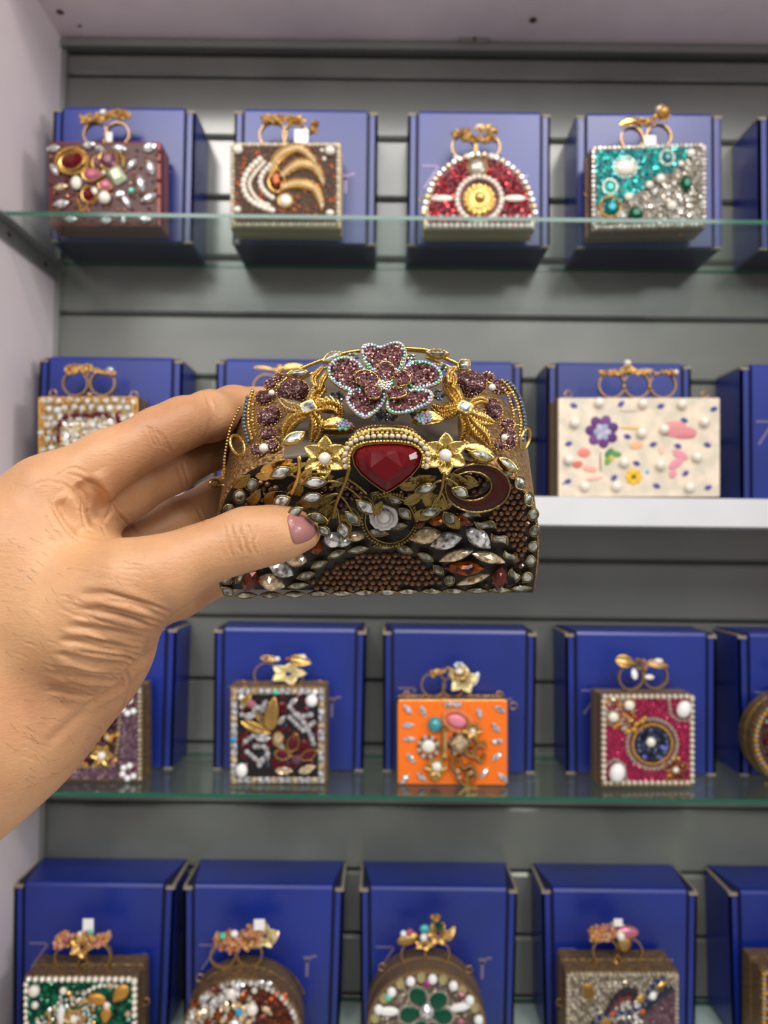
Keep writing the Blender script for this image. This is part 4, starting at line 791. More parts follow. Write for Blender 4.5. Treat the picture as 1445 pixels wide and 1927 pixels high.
# ---- row 4, 5 edge
t, fc = clutch('gold bronze clutch at the right frame edge of the bottom shelf', rr(1432, 1824, 1620, 2000, 4), .828, .045, Z4, brownpave, bronze, group=G4)
row(fc, t, rr(1438, 1830, 1614, 1995, 3), 9, [GLD, SLV], 9, m=gemmix, closed=True); pave(fc, t, quad(1446, 1838, 1606, 1990), 9, [BRN, SLV, GLD], 9); loops(t, fc, .045, [(1420, 1880)])
handle(t, fc, .045, [(1500, 1786, 20), (1545, 1786, 20)], [('flower', 1522, 1762, 60, 30, 0, gold)])
# ================================================================== HELD CLUTCH
herogold = mat('polished_gold', (216, 180, 104), metal=1, rough=0.2, bump=(1200, 0.3))
darkgold = mat('dark_gold', (142, 122, 72), metal=1, rough=0.26, bump=(900, 0.4))
taupe = mat('taupe_satin', (104, 90, 76), rough=0.5, metal=.2)
TILT = math.radians(40)
HV = Vector((0, -math.sin(TILT), math.cos(TILT))); HW = Vector((0, math.cos(TILT), math.sin(TILT))); HU = Vector((1, 0, 0)); HN = -HW
HO = P(709, 1112, .318); HA, HH, HD = .0660, .0680, .060
hero = thing('clutch_bag', 'large half-moon gold clutch held in the hand, with ruby drop and jewelled flower', 'clutch bag', HO + HW * HD * .5)
def arch(n=40, s=1.0):
    out = [(-HA * s * .985, 0)]
    for i in range(n + 1):
        a = math.pi * (1 - i / n); c, q = math.cos(a), math.sin(a)
        out.append((HA * s * math.copysign(abs(c) ** .45, c) * (1.0), HH * s * (abs(q) ** .80)))
    out.append((HA * s * .985, 0)); return out
AR = arch(); nA = len(AR)
def hpt(u, v, w): return HO + HU * u + HV * v + HW * w
prof = [(-.0, .95), (.0, .985), (.0015, 1.0), (HD * .5, 1.03), (HD - .002, 1.06), (HD, 1.04)]
b = MB(); V = [hpt(u * s, v * (s if s < 1 else 1), w) for w, s in prof for u, v in AR]; Fc = []
mi = []
for r in range(len(prof) - 1):
    for i in range(nA):
        j = (i + 1) % nA; um = (AR[i][0] + AR[j][0]) / 2; vm = (AR[i][1] + AR[j][1]) / 2
        Fc.append((r * nA + i, r * nA + j, (r + 1) * nA + j, (r + 1) * nA + i)); mi.append(0 if r == 0 else (1 if (abs(um) > .035 or vm < .01) else 2))
Fc.append(tuple(reversed(range(nA)))); mi.append(0); Fc.append(tuple(range((len(prof) - 1) * nA, len(prof) * nA))); mi.append(1)
V2 = [tuple(p) for p in V]
b.add(V, Fc); b.mi = mi
body = b.obj('body', [blackb, goldmesh, taupe], hero)
for p_ in body.data.polygons: p_.use_smooth = len(p_.vertices) == 4
bvh = BVHTree.FromPolygons([Vector(v) for v in b.v], [list(f) for f in b.f])
TOC = Vector((0, -1, 0))
def hp(px, py, lift=.001, Y=None, n=None):
    d = ray(px, py)
    if Y is not None: return P(px, py, Y), (Vector(n) if n else Vector((0, -.93, .3))).normalized()
    loc, nn, idx, dist = bvh.ray_cast(CAM, d)
    if loc is None and py > 858:
        t = (HO - CAM).dot(HN) / d.dot(HN); return CAM + d * (t - lift), (HN * .75 - d * .25).normalized()
    if loc is None:
        return P(px, py, .300), Vector((0, -.85, .5)).normalized()
    if nn.dot(d) > 0: nn = -nn
    t = lift / max(.5, -nn.dot(d))
    return loc - d * t, (nn * .75 - d * .25).normalized()
def jw(shape, px, py, w, h, ang, m, name='gem', lift=.001, thick=None, bez=None, Y=None, n=None, par=None, bname='bezel_stone'):
    p, nn = hp(px, py, lift, Y, n); k = mpp(p); th = (thick or min(w, h)) * k
    # keep apparent size: stretch along the foreshortened image-vertical
    if bez:
        bs = {'coval': 'b_oval', 'oval': 'b_oval', 'cmarq': 'b_marq', 'marq': 'b_marq', 'cswoosh': 'b_swoosh', 'cdrop': 'b_drop', 'drop': 'b_drop', 'sq': 'b_sq'}[shape]
        bo = put(bname, bs, bez, frame(p, nn, ang, w * k, h * k, th), par or hero)
        return put('stone', shape, m, frame(p + nn * th * .02, nn, ang, w * k * .80, h * k * .80, th * .9), bo)
    return put(name, shape, m, frame(p, nn, ang, w * k, h * k, th), par or hero)
def hbeads(pts, step, cols, size, m=None, shape='bead', name='bead_row', lift=.002, closed=False, sp=True, Y=None):
    b = MB(); V, Fc = GEO[shape]
    if sp: pts = spline(pts, 8, closed)
    for i, (x, y) in enumerate(resample(pts, step, closed)):
        p, nn = hp(x, y, lift, Y); k = mpp(p) * size; b.add(V, Fc, jit(cols[i % len(cols)], .15), frame(p, nn, random.uniform(0, 90), k, k, k))
    return b.obj(name, m or softmix, hero, colors=True, kind='stuff')
def htube(pts, r, m=None, name='stem', lift=.002, Y=None, taper=False, sp=True, lifts=None, closed=False):
    q = spline(pts, 6, closed) if sp else pts; P3 = []
    for i, (x, y) in enumerate(q):
        l = lift if lifts is None else lifts[0] + (lifts[1] - lifts[0]) * i / max(1, len(q) - 1)
        P3.append(hp(x, y, l, Y)[0])
    # smooth depth jumps
    for _ in range(3): P3 = [P3[0]] + [(P3[i - 1] + P3[i] * 2 + P3[i + 1]) / 4 for i in range(1, len(P3) - 1)] + [P3[-1]]
    k = mpp(P3[0]) * r; rs = [k * (1 - .5 * i / len(P3)) if taper else k for i in range(len(P3))]
    b = MB(); b.tube(P3, rs, 7, closed=closed); return b.obj(name, m or herogold, hero, smooth=True)
# --- crystal bead fields (each bead a part)
def field(poly, step=12.4, skip=None, sz=13):
    ys = [p[1] for p in poly]; xs = [p[0] for p in poly]; y = min(ys); r = 0
    while y < max(ys):
        x = min(xs) + (step / 2 if r % 2 else 0)
        while x < max(xs):
            if inpoly(x, y, poly) and not (skip and skip(x, y)):
                jw('bead', x + random.uniform(-1.8, 1.8), y + random.uniform(-1.8, 1.8), sz, sz * random.uniform(.85, 1), random.uniform(0, 90), brownbead, name='crystal_bead', lift=.0006)
            x += step
        y += step * .8; r += 1
field([(590, 1108), (578, 1100), (625, 1066), (660, 1046), (720, 1036), (775, 1044), (805, 1064), (835, 1104)])
field([(918, 962), (945, 932), (965, 905), (985, 938), (993, 985), (990, 1045), (976, 1074), (965, 1040), (950, 1010), (925, 985)])
field([(458, 952), (466, 925), (500, 900), (522, 920), (500, 952)]); field([(878, 885), (905, 882), (918, 905), (912, 930), (880, 935)])
field([(600, 925), (650, 900), (690, 930), (650, 960), (610, 965)], 12); field([(745, 900), (800, 890), (800, 935), (760, 945)], 12)
field([(852, 900), (870, 890), (876, 935), (858, 930)], 12)
# --- kundan stones in bezels
BZ = [(474, 912, 30, 26, 40, 'coval'), (451, 934, 32, 25, 75, 'coval'), (431, 959, 26, 24, 60, 'coval'), (428, 1113, 30, 22, -50, 'cmarq'), (427, 1092, 22, 20, 0, 'coval'), (452, 1087, 34, 15, 55, 'cmarq'),
 (633, 1042, 40, 17, 28, 'cmarq'), (600, 1062, 38, 17, 28, 'cmarq'), (575, 1083, 40, 18, 20, 'cmarq'), (560, 1102, 42, 16, 8, 'cmarq'), (674, 1034, 44, 17, 12, 'cmarq'), (721, 1028, 44, 13, -2, 'cmarq'),
 (705, 935, 28, 22, 60, 'cmarq'), (739, 939, 40, 22, -25, 'cmarq'), (762, 966, 36, 22, -50, 'cmarq'), (748, 990, 42, 18, 8, 'cmarq'), (710, 1002, 46, 18, -8, 'cmarq'), (762, 1034, 36, 18, -25, 'cmarq'), (801, 1048, 38, 18, -32, 'cmarq'),
 (825, 1072, 31, 19, -50, 'cmarq'), (846, 1092, 21, 24, 0, 'coval'), (881, 968, 50, 18, -10, 'cswoosh'), (913, 987, 48, 19, -22, 'cswoosh'), (940, 1014, 42, 20, -42, 'cswoosh'), (960, 1047, 36, 17, -58, 'cswoosh'), (967, 1082, 36, 17, -78, 'cswoosh'),
 (992, 1086, 22, 25, 0, 'coval'), (998, 1055, 22, 28, 10, 'cmarq'), (1003, 1028, 21, 25, 0, 'coval'), (1006, 999, 21, 27, 0, 'coval'), (1003, 968, 23, 27, 0, 'coval'), (995, 939, 30, 26, -60, 'coval'), (978, 909, 32, 27, -60, 'cmarq'), (956, 888, 22, 18, -30, 'coval')]
for x, y, w, h, a, s in BZ: jw(s, x, y, w, h, a, kundan, bez=darkgold, lift=.0022, thick=18)
for x in (463, 509, 554, 599, 643, 685, 728, 768, 812, 854, 898, 940): jw('cmarq', x, 1121 - (x - 463) * .022, 43, 14, 0, kundan, bez=darkgold, lift=.0022, thick=16)
jw('cmarq', 981, 1107, 42, 15, 4, kundan, bez=darkgold, lift=.0022, thick=16)
for x, y in ((984, 1095), (952, 1095), (915, 1100)): jw('sphere', x, y, 7, 7, 0, brownbead, lift=.001)
# --- large marquise crystals
for x, y, w, h, a, m in ((800, 1009, 60, 34, 14, champ), (839, 1019, 62, 34, 20, crystal), (900, 1013, 64, 34, -44, crystal), (858, 1046, 68, 22, 24, champ), (919, 1050, 66, 22, -18, champ), (874, 1069, 76, 32, 0, amber), (890, 1091, 66, 18, 24, champ), (939, 1088, 54, 30, 84, topaz), (866, 980, 52, 22, -20, amber), (822, 980, 30, 22, 10, amber),
  (627, 1017, 36, 30, 10, crystal), (593, 1031, 30, 28, 40, amber), (556, 1053, 44, 32, -8, champ), (529, 1073, 50, 30, -28, crystal), (511, 1097, 52, 34, -20, champ), (471, 1093, 50, 34, 62, topaz), (668, 1010, 36, 20, 10, champ), (646, 1022, 30, 16, 20, crystal), (790, 985, 26, 18, 50, topaz)):
    jw('marq' if w > 38 else 'oval', x, y, w, h, a, m, name='crystal', lift=.0035, thick=h * 1.5)
# --- beaded ring with a white rose
hbeads(ring_pts(733, 978, 52, 50, 28), 6, [(180, 130, 50)], 7, m=darkgold, lift=.004, closed=True, sp=False, name='ring_of_grains')
htube(ring_pts(733, 978, 49, 47, 24), 2.2, darkgold, 'ring_wire', .003, closed=True, sp=False)
jw('rose', 722, 972, 42, 42, 10, roseW, name='white_rose', lift=.006, thick=46)
# --- brown enamel ring
b = MB(); n = 40; V = []
pc, nn = hp(898, 917, .008); nn = (nn + Vector((0, -.3, .1))).normalized(); k = mpp(pc)
T = frame(pc, nn, 0, 1, 1, 1)
for i in range(n):
    a = 2 * math.pi * i / n; co, si = math.cos(a), math.sin(a); xo, yo = 60 * k * co, 47 * k * si; xi, yi = (-12 + 38 * co) * k, (4 + 28 * si) * k
    for t_, z in ((0, -.003), (0, .0004), (.06, .0014), (.5, .0006), (.94, .0014), (1, .0004), (1, -.003)): V.append((xo + (xi - xo) * t_, yo + (yi - yo) * t_, z))
Fc = []
for i in range(n):
    j = (i + 1) % n
    for q in range(7): q2 = (q + 1) % 7; Fc.append((i * 7 + q, j * 7 + q, j * 7 + q2, i * 7 + q2))
b.add(V, Fc, None, T); oe = b.obj('enamel_ring', enamel, hero, smooth=True)
for rx, ry, ox, oy in ((60, 47, 0, 0), (38, 28, -12, 4)):
    b = MB(); b.tube([T @ Vector(((ox + rx * math.cos(a)) * k, (oy + ry * math.sin(a)) * k, .0012)) for a in [2 * math.pi * i / 36 for i in range(36)]], .0004, 6, closed=True); b.obj('gold_rim', darkgold, oe)
# --- ruby drop with pearl crown
RY = .2615; rn = Vector((0, -.98, -.12)).normalized()
rp = [(664, 858), (670, 846), (685, 839), (705, 836), (730, 835), (755, 836), (776, 840), (789, 847), (793, 860), (788, 877), (775, 893), (757, 908), (738, 921), (727, 926), (716, 920), (697, 906), (680, 892), (668, 876)]
def onp(px, py, Y, n, lift=0):
    c = P(727, 880, Y) + n * lift; d = ray(px, py); return CAM + d * ((c - CAM).dot(n) / d.dot(n))
n = len(rp); V = [onp(x, y, RY, rn, -.005) for x, y in rp] + [onp(x, y, RY, rn, 0) for x, y in rp]
mid = [((x - 727) * .68 + 727, (y - 880) * .68 + 879) for x, y in rp]; V += [onp(x, y, RY, rn, .0036) for x, y in mid]
tab = [(698, 880), (727, 858), (757, 880), (728, 906)]; V += [onp(x, y, RY, rn, .0048) for x, y in tab]
Fc = [(i, (i + 1) % n, n + (i + 1) % n, n + i) for i in range(n)] 
for i in range(n):
    j = (i + 1) % n
    if i % 2 == 0: Fc += [(n + i, n + j, 2 * n + i), (n + j, 2 * n + j, 2 * n + i)]
    else: Fc += [(n + i, n + j, 2 * n + j), (n + i, 2 * n + j, 2 * n + i)]
def near(i):
    x, y = mid[i]; return min(range(4), key=lambda q: (tab[q][0] - x) ** 2 + (tab[q][1] - y) ** 2)
for i in range(n):
    j = (i + 1) % n; a, c = near(i), near(j); Fc.append((2 * n + i, 2 * n + j, 3 * n + c))
    if a != c: Fc.append((2 * n + i, 3 * n + c, 3 * n + a))
Fc.append((3 * n, 3 * n + 1, 3 * n + 2, 3 * n + 3)); b = MB(); b.add(V, Fc); b.obj('ruby_stone', ruby, hero)['label'] = 'large faceted dark red stone'
V = []
op = [((x - 727) * 1.04 + 727, (y - 880) * 1.05 + 880) for x, y in rp]
for (x, y) in op: V += [onp(x, y, RY, rn, -.006), onp(x, y, RY, rn, .0006)]
for (x, y) in rp: V += [onp(x, y, RY, rn, .0006)]
Fc = [(2 * i, 2 * ((i + 1) % n), 2 * ((i + 1) % n) + 1, 2 * i + 1) for i in range(n)] + [(2 * i + 1, 2 * ((i + 1) % n) + 1, 2 * n + (i + 1) % n, 2 * n + i) for i in range(n)]
b = MB(); b.add(V, Fc); b.obj('ruby_setting', darkgold, hero)
def crown(yo, xo, step, size, cols, m, shape, Y, name, squash=1):
    pts = [(727 - (72 + xo), 880 - 2), (727 - (72 + xo) * 1.0, 858 - yo * .5), (727 - 62 - xo * .8, 840 - yo * .8), (690, 831 - yo), (727, 829 - yo), (764, 831 - yo), (727 + 60 + xo * .8, 840 - yo * .8), (727 + (72 + xo), 858 - yo * .5), (727 + 70 + xo, 880 - 2)]
    b = MB(); V, Fc = GEO[shape]
    for i, (x, y) in enumerate(resample(spline(pts, 8), step)):
        p = P(x, y, Y); kk = mpp(p) * size; b.add(V, Fc, jit(cols[i % len(cols)], .08), frame(p, Vector((0, -1, .2)), 0, kk, kk * squash, kk))
    b.obj(name, m, hero, colors=True, kind='stuff')
crown(-2, -2, 6.5, 7.5, [(215, 175, 110)], herogold, 'bead', .2600, 'setting_grains'); crown(8, 5, 11.5, 11, [(236, 226, 205)], mat('seed_pearl', (206, 188, 158), rough=.25, coat=.4), 'sphere', .2625, 'seed_pearls'); crown(14, 9, 9, 8, [GLD], herogold, 'bead', .2660, 'setting_grains'); crown(20, 2, 7, 8, [GLD], herogold, 'bead', .270, 'setting_bars', 1.5); crown(27, -2, 5.5, 7.5, [GLD], herogold, 'bead', .2740, 'setting_grains')
htube([(660, 850), (662, 832), (690, 815), (727, 810), (764, 815), (792, 832), (794, 850)], 10, darkgold, 'crown_band', Y=.271)
# --- pearl centred gold flowers
for x, y, Y_ in ((611, 862, .272), (838, 856, .270)):
    jw('flower', x, y, 88, 84, 30, herogold, name='gold_flower', Y=Y_, n=(0, -.95, .05), thick=60); jw('sphere', x, y + 1, 25, 25, 0, pearl_m, name='pearl', Y=Y_ - .0035)
# --- arcs, stems and branches
htube([(520, 730), (555, 700), (600, 680), (650, 664), (700, 658), (760, 658), (810, 664), (860, 684), (900, 708), (930, 728)], 4, herogold, 'rim_wire', Y=.305)
htube([(540, 738), (575, 708), (620, 690), (660, 678)], 3, herogold, 'rim_wire', Y=.302); htube([(800, 672), (850, 692), (890, 716)], 3, herogold, 'rim_wire', Y=.302)
htube([(760, 655), (800, 658), (815, 664)], 4, herogold, 'rim_wire', Y=.300)
for x, y, w, h, a, Y_ in ((625, 672, 44, 22, 34, .298), (560, 703, 46, 20, 8, .298), (823, 665, 46, 20, -5, .298), (873, 687, 32, 26, 40, .297)): jw('cmarq', x, y, w, h, a, kundan, bez=herogold, Y=Y_, n=(0, -.9, .35), thick=26)
htube([(659, 876), (652, 900), (645, 918), (636, 938), (630, 955), (626, 975)], 4, darkgold, 'branch', lift=.011); htube([(563, 858), (563, 885), (558, 908), (548, 930)], 4, herogold, 'branch', lift=.010)
for a, c in (((648, 912), (616, 906)), ((640, 930), (610, 936)), ((648, 914), (680, 940)), ((640, 932), (662, 962)), ((632, 952), (640, 985)), ((628, 965), (612, 990)), ((560, 900), (540, 894)), ((553, 922), (538, 935)), ((636, 940), (600, 962)), ((652, 900), (690, 930))): htube([a, ((a[0] + c[0]) / 2, (a[1] + c[1]) / 2 - 3), c], 2.6, darkgold, 'twig', lift=.010)
LF = [(528, 889, 48, 26, 28, .011), (530, 943, 40, 28, 28, .011), (593, 908, 50, 25, 5, .010), (587, 936, 46, 25, 12, .010), (555, 963, 38, 20, 34, .0165), (597, 974, 44, 21, -20, .0165), (610, 998, 32, 21, -48, .0165), (688, 954, 50, 26, -45, .011), (663, 975, 44, 24, -52, .010), (646, 998, 40, 25, -82, .009)]
for x, y, w, h, a, l in LF:
    jw('cmarq', x, y, w, h, a, crystal if h > 24 else kundan, bez=darkgold, lift=l, thick=24)
for x, y, w, h, a in ((455, 905, 44, 22, 40), (480, 935, 40, 20, 60), (575, 945, 60, 24, 40), (620, 960, 50, 26, -40), (575, 895, 44, 24, 60), (650, 985, 46, 24, -70), (710, 955, 34, 20, 60), (640, 905, 40, 16, 30), (600, 940, 58, 30, 14), (520, 880, 70, 36, 30), (520, 938, 52, 40, 30), (562, 920, 34, 20, 70), (600, 900, 60, 30, 10), (690, 950, 50, 30, -50), (665, 970, 44, 26, -55), (552, 915, 36, 18, 60), (500, 893, 40, 18, 10), (548, 880, 60, 22, 20)): jw('leaf', x, y, w, h, a, herogold if y < 900 else darkgold, name='gold_leaf', lift=.0075, thick=24)
htube([(836, 890), (834, 905), (830, 925), (820, 945)], 4, darkgold, 'branch', lift=.010)
for a, c in (((834, 905), (810, 915)), ((834, 900), (862, 915)), ((830, 925), (842, 955)), ((828, 930), (812, 955))): htube([a, ((a[0] + c[0]) / 2, (a[1] + c[1]) / 2 - 4), c], 2.6, darkgold, 'twig', lift=.010)
for x, y, w, h, a, l in ((800, 919, 46, 23, 20, .010), (866, 926, 38, 25, -32, .011), (811, 963, 44, 25, 22, .009), (845, 975, 38, 26, -55, .009)): jw('cmarq', x, y, w, h, a, kundan, bez=darkgold, lift=l, thick=24)
for x, y, w, h, a in ((780, 935, 50, 22, 40), (850, 930, 50, 24, -45), (800, 965, 48, 26, 24), (852, 980, 44, 26, -55), (885, 905, 40, 22, -30), (792, 905, 62, 30, 20), (862, 905, 66, 28, -28), (812, 940, 36, 46, 30), (836, 948, 30, 40, -60), (770, 912, 40, 20, 10)): jw('leaf', x, y, w, h, a, darkgold, name='gold_leaf', lift=.0075, thick=24)
jw('cmarq', 907, 857, 50, 24, -12, kundan, bez=herogold, lift=.006, thick=26); jw('cmarq', 956, 874, 46, 24, -24, kundan, bez=herogold, lift=.005, thick=26); jw('leaf', 900, 848, 60, 26, -10, herogold, name='gold_leaf', lift=.003)
jw('cmarq', 553, 824, 50, 27, 38, crystal, bez=herogold, lift=.011, thick=26)
# --- druzy clusters
DC1 = [(112, 74, 78), (140, 96, 98), (92, 58, 60), (166, 128, 126), (120, 70, 60)]
def druzy(px, py, w, h, ang, lift=.005, Y=None, n=None, name='druzy_stone', dens=1.0):
    p, nn = hp(px, py, lift, Y, n); k = mpp(p); T = frame(p, nn, ang, k, k, k); b = MB(); V, Fc = GEO['octa']
    V0, F0 = g_cab(o_ell(14), .35, -.2); b.add([(x * w * .96, y * h * .96, z * min(w, h)) for x, y, z in V0], F0, jit((70, 44, 44), .1), T)
    for _ in range(int(w * h * .13 * dens)):
        r = math.sqrt(random.random()) * .5; a = random.uniform(0, 6.283); x, y = r * w * math.cos(a), r * h * math.sin(a); z = .35 * min(w, h) * (1 - (r * 2) ** 2 * .85)
        s = random.uniform(3.5, 6.5); Q = Matrix.Translation((x, y, z)) @ Matrix.Rotation(random.uniform(0, 6), 4, Vector((random.random(), random.random(), .5))) @ Matrix.Diagonal((s, s * .8, s, 1))
        b.add(V, Fc, jit(random.choice(DC1), .2), T @ Q)
    o = b.obj(name, gemmix, hero, colors=True)
    b = MB(); V, Fc = GEO['bead']
    for i in range(int((w + h) * .28)):
        a = 2 * math.pi * i / int((w + h) * .28); b.add(V, Fc, None, T @ Matrix.Translation((w * .5 * math.cos(a), h * .5 * math.sin(a), 0)) @ Matrix.Diagonal((6, 6, 7, 1)))
    b.obj('claw_grains', herogold, hero, kind='stuff')
for a in ((551, 737, 62, 50, 10), (509, 724, 22, 20, 0), (524, 710, 16, 16, 0), (499, 748, 38, 30, 20), (506, 785, 48, 38, 40), (505, 818, 34, 28, 0), (484, 848, 26, 24, 0), (512, 838, 26, 22, 0), (886, 722, 58, 52, -10), (919, 708, 20, 18, 0), (940, 729, 36, 28, -20), (928, 770, 32, 46, 20), (954, 800, 26, 24, 0), (956, 826, 32, 46, 0), (940, 838, 24, 20, 0)):
    Yv = .287 + (abs(a[0] - 715) - 160) * .00008 - (a[1] - 740) * .00012; druzy(*a, Y=Yv)
for x, y, s in ((511, 739, 12), (496, 843, 18), (926, 729, 14), (949, 823, 13)): jw('sphere', x, y, s, s, 0, pearl_m, name='pearl', Y=.279 if y < 800 else .271)
jw('sq', 897, 749, 14, 8, -20, crystal, Y=.28)
# --- star lilies with square crystals: curled ribbed petals
def petal(pts, wd, m, Y0, Y1, name='lily_petal', ribs=True, arch_=.35):
    ps = [P(x, y, Y0 + (Y1 - Y0) * i / (len(pts) * 5)) for i, (x, y) in enumerate(spline(pts, 6))]; N = len(ps); k = mpp(ps[0]); V = []; M_ = 8
    for i, p in enumerate(ps):
        tg = (ps[min(i + 1, N - 1)] - ps[max(i - 1, 0)]).normalized(); vw = (CAM - p).normalized(); sd = tg.cross(vw).normalized(); u = i / (N - 1)
        ww = wd * k * .5 * max(.06, math.sin(math.pi * (.08 + .90 * u)) ** .7)
        for j in range(M_ + 1):
            s = j / M_ * 2 - 1; z = ww * arch_ * 2 * (1 - s * s) - (.0007 if j == M_ // 2 else 0) + (.0004 if (ribs and (i + j) % 2) else 0); V.append(p + sd * ww * s + vw * z)
    Fc = [(i * (M_ + 1) + j, i * (M_ + 1) + j + 1, (i + 1) * (M_ + 1) + j + 1, (i + 1) * (M_ + 1) + j) for i in range(N - 1) for j in range(M_)]
    K = len(V); V += [v + Vector((0, .0011, 0)) for v in V]; Fc += [tuple(reversed([q + K for q in f])) for f in Fc]
    for i in range(N - 1):
        for j in (0, M_): a, c = i * (M_ + 1) + j, (i + 1) * (M_ + 1) + j; Fc.append((a, c, c + K, a + K) if j == 0 else (c, a, a + K, c + K))
    b = MB(); b.add(V, Fc); o = b.obj(name, m, hero, smooth=not ribs)
    if ribs:
        b = MB(); V2, F2 = GEO['bead']
        for sgn in (-.45, .45):
            for i in range(1, N - 1):
                q = ps[i]; tg = (ps[i + 1] - ps[i - 1]).normalized(); vw = (CAM - q).normalized(); sd = tg.cross(vw).normalized(); ww = wd * k * .5 * math.sin(math.pi * (.08 + .90 * i / (N - 1))) ** .7
                b.add(V2, F2, None, Matrix.Translation(q + sd * ww * sgn + vw * (ww * arch_ * 1.6 + .0002)) @ Matrix.Diagonal((.0011, .0011, .0011, 1)))
        b.obj('petal_grains', m, hero, kind='stuff')
graygold = mat('pale_gold', (196, 170, 120), metal=1, rough=.3, bump=(900, .3))
for cx, L in ((0, [([(578, 772), (560, 768), (540, 762), (526, 750)], 26, graygold), ([(582, 765), (592, 748), (602, 735), (612, 724)], 30, herogold), ([(590, 770), (612, 762), (632, 766), (644, 786)], 32, herogold), ([(588, 778), (596, 796), (594, 815), (586, 836)], 32, herogold), ([(576, 780), (556, 786), (540, 804), (534, 824)], 28, herogold), ([(594, 728), (590, 712), (598, 700), (608, 690)], 14, herogold), ([(600, 735), (606, 716), (612, 706), (614, 698)], 12, herogold)]),
               (1, [([(868, 762), (858, 745), (846, 728), (838, 708)], 30, herogold), ([(864, 766), (846, 772), (830, 774), (812, 764)], 34, herogold), ([(868, 778), (876, 795), (876, 812), (868, 832)], 32, herogold), ([(880, 776), (896, 786), (912, 792), (930, 796)], 28, herogold), ([(880, 768), (892, 756), (906, 752), (918, 756)], 16, herogold), ([(884, 790), (896, 808), (910, 822), (922, 840)], 30, herogold), ([(846, 720), (846, 704), (852, 696), (858, 690)], 14, herogold), ([(852, 730), (856, 714), (850, 702), (842, 694)], 12, herogold), ([(870, 830), (882, 846), (866, 858), (856, 868)], 22, herogold)])):
    for pts, wd, m in L: petal(pts, wd, m, .276, .280 + .00005 * abs(pts[-1][1] - 770))
jw('sq', 580, 766, 30, 26, 30, crystal, bez=herogold, Y=.271, n=(0, -.9, .4), thick=26); jw('sq', 875, 767, 28, 26, -30, crystal, bez=herogold, Y=.270, n=(0, -.9, .4), thick=26)
# --- little gold cups of pale stones, grey pave pieces
ABC = [(120, 186, 172), (176, 172, 210), (200, 200, 208), (140, 196, 164), (186, 160, 186), (170, 186, 192)]
def cup(px, py, w, h, ang, Y_, cx, cy, n=16):
    jw('leaf', px, py, w, h, ang, herogold, name='gold_cup', Y=Y_, n=(0, -.85, .5), thick=46); b = MB(); V, Fc = GEO['bead']
    for i in range(n):
        a = i * 2.4; r = 3.1 * math.sqrt(i); p = P(cx + r * math.cos(a) * 1.2, cy + r * math.sin(a) * .8, Y_ - .004); k = mpp(p) * 8; b.add(V, Fc, jit(random.choice(ABC), .1), frame(p, (0, -1, .3), 0, k, k, k))
    b.obj('iridescent_stones', gemmix, hero, colors=True, kind='stuff')
cup(636, 803, 66, 34, -4, .277, 647, 800); cup(806, 792, 62, 38, 4, .276, 797, 786, 20); jw('leaf', 636, 812, 60, 26, 0, darkgold, name='gold_leaf', Y=.279)
GRY = [(160, 166, 172), (120, 126, 134), (205, 208, 212), (90, 96, 104)]
def pavebit(poly, Y_, cols=GRY, name='pave_stones'):
    xs = [p[0] for p in poly]; ys = [p[1] for p in poly]; b = MB(); V, Fc = GEO['chaton']; y = min(ys); r = 0
    k = mpp(P(xs[0], ys[0], Y_)); b2 = MB(); V3 = [P(x, y_, Y_ + .0012) for x, y_ in poly] + [P(x, y_, Y_ + .003) for x, y_ in poly]; n_ = len(poly)
    b2.add(V3, [tuple(range(n_)), tuple(reversed(range(n_, 2 * n_)))] + [(i, n_ + i, n_ + (i + 1) % n_, (i + 1) % n_) for i in range(n_)]); b2.obj('pave_plate', darkgold, hero)
    while y < max(ys):
        x = min(xs) + (3 if r % 2 else 0)
        while x < max(xs):
            if inpoly(x, y, poly): b.add(V, Fc, jit(random.choice(cols), .2), frame(P(x, y, Y_), Vector((random.uniform(-.3, .3), -1, random.uniform(-.1, .5))), 0, 7 * k, 7 * k, 8 * k))
            x += 6
        y += 5.2; r += 1
    b.obj(name, gemmix, hero, colors=True, kind='stuff')
for pl, Y_ in (([(622, 740), (640, 736), (650, 748), (642, 758), (622, 758)], .283), ([(700, 790), (712, 770), (735, 764), (750, 780), (745, 792)], .280), ([(812, 734), (826, 730), (838, 744), (828, 754), (812, 748)], .283), ([(762, 668), (780, 664), (784, 676), (766, 682)], .296), ([(655, 668), (668, 662), (678, 672), (662, 680)], .296), ([(815, 682), (832, 684), (850, 694), (845, 702), (822, 694)], .294), ([(770, 778), (784, 772), (790, 790), (778, 792)], .281)): pavebit(pl, Y_)
# --- side trims
for pts, st_, c, sz, m, nm in (([(475, 736), (468, 762), (467, 795), (474, 826)], 6, GLD, 8, herogold, 'trim_grains'), ([(484, 740), (477, 762), (476, 795), (482, 818)], 6, GLD, 7, herogold, 'trim_grains'), ([(466, 748), (460, 775), (459, 800), (467, 830)], 7, (110, 116, 126), 9, gemmix, 'grey_trim_stones'),
   ([(945, 716), (961, 734), (974, 762), (980, 795), (978, 820)], 6, GLD, 8, herogold, 'trim_grains'), ([(942, 726), (954, 742), (965, 772), (968, 802)], 6, GLD, 7, herogold, 'trim_grains'), ([(955, 717), (972, 736), (983, 766), (988, 798), (985, 828)], 7, (110, 116, 126), 9, gemmix, 'grey_trim_stones')): hbeads(pts, st_, [c], sz, m=m, name=nm, Y=.292)
for s_, L in ((0, [((484, 742), (477, 745)), ((480, 760), (470, 762)), ((478, 790), (468, 792))]), (1, [((954, 742), (962, 740)), ((965, 772), (976, 770)), ((968, 800), (980, 800))])):
    for a, c in L: htube([a, c], 2.5, herogold, 'trim_bar', Y=.292, sp=False)
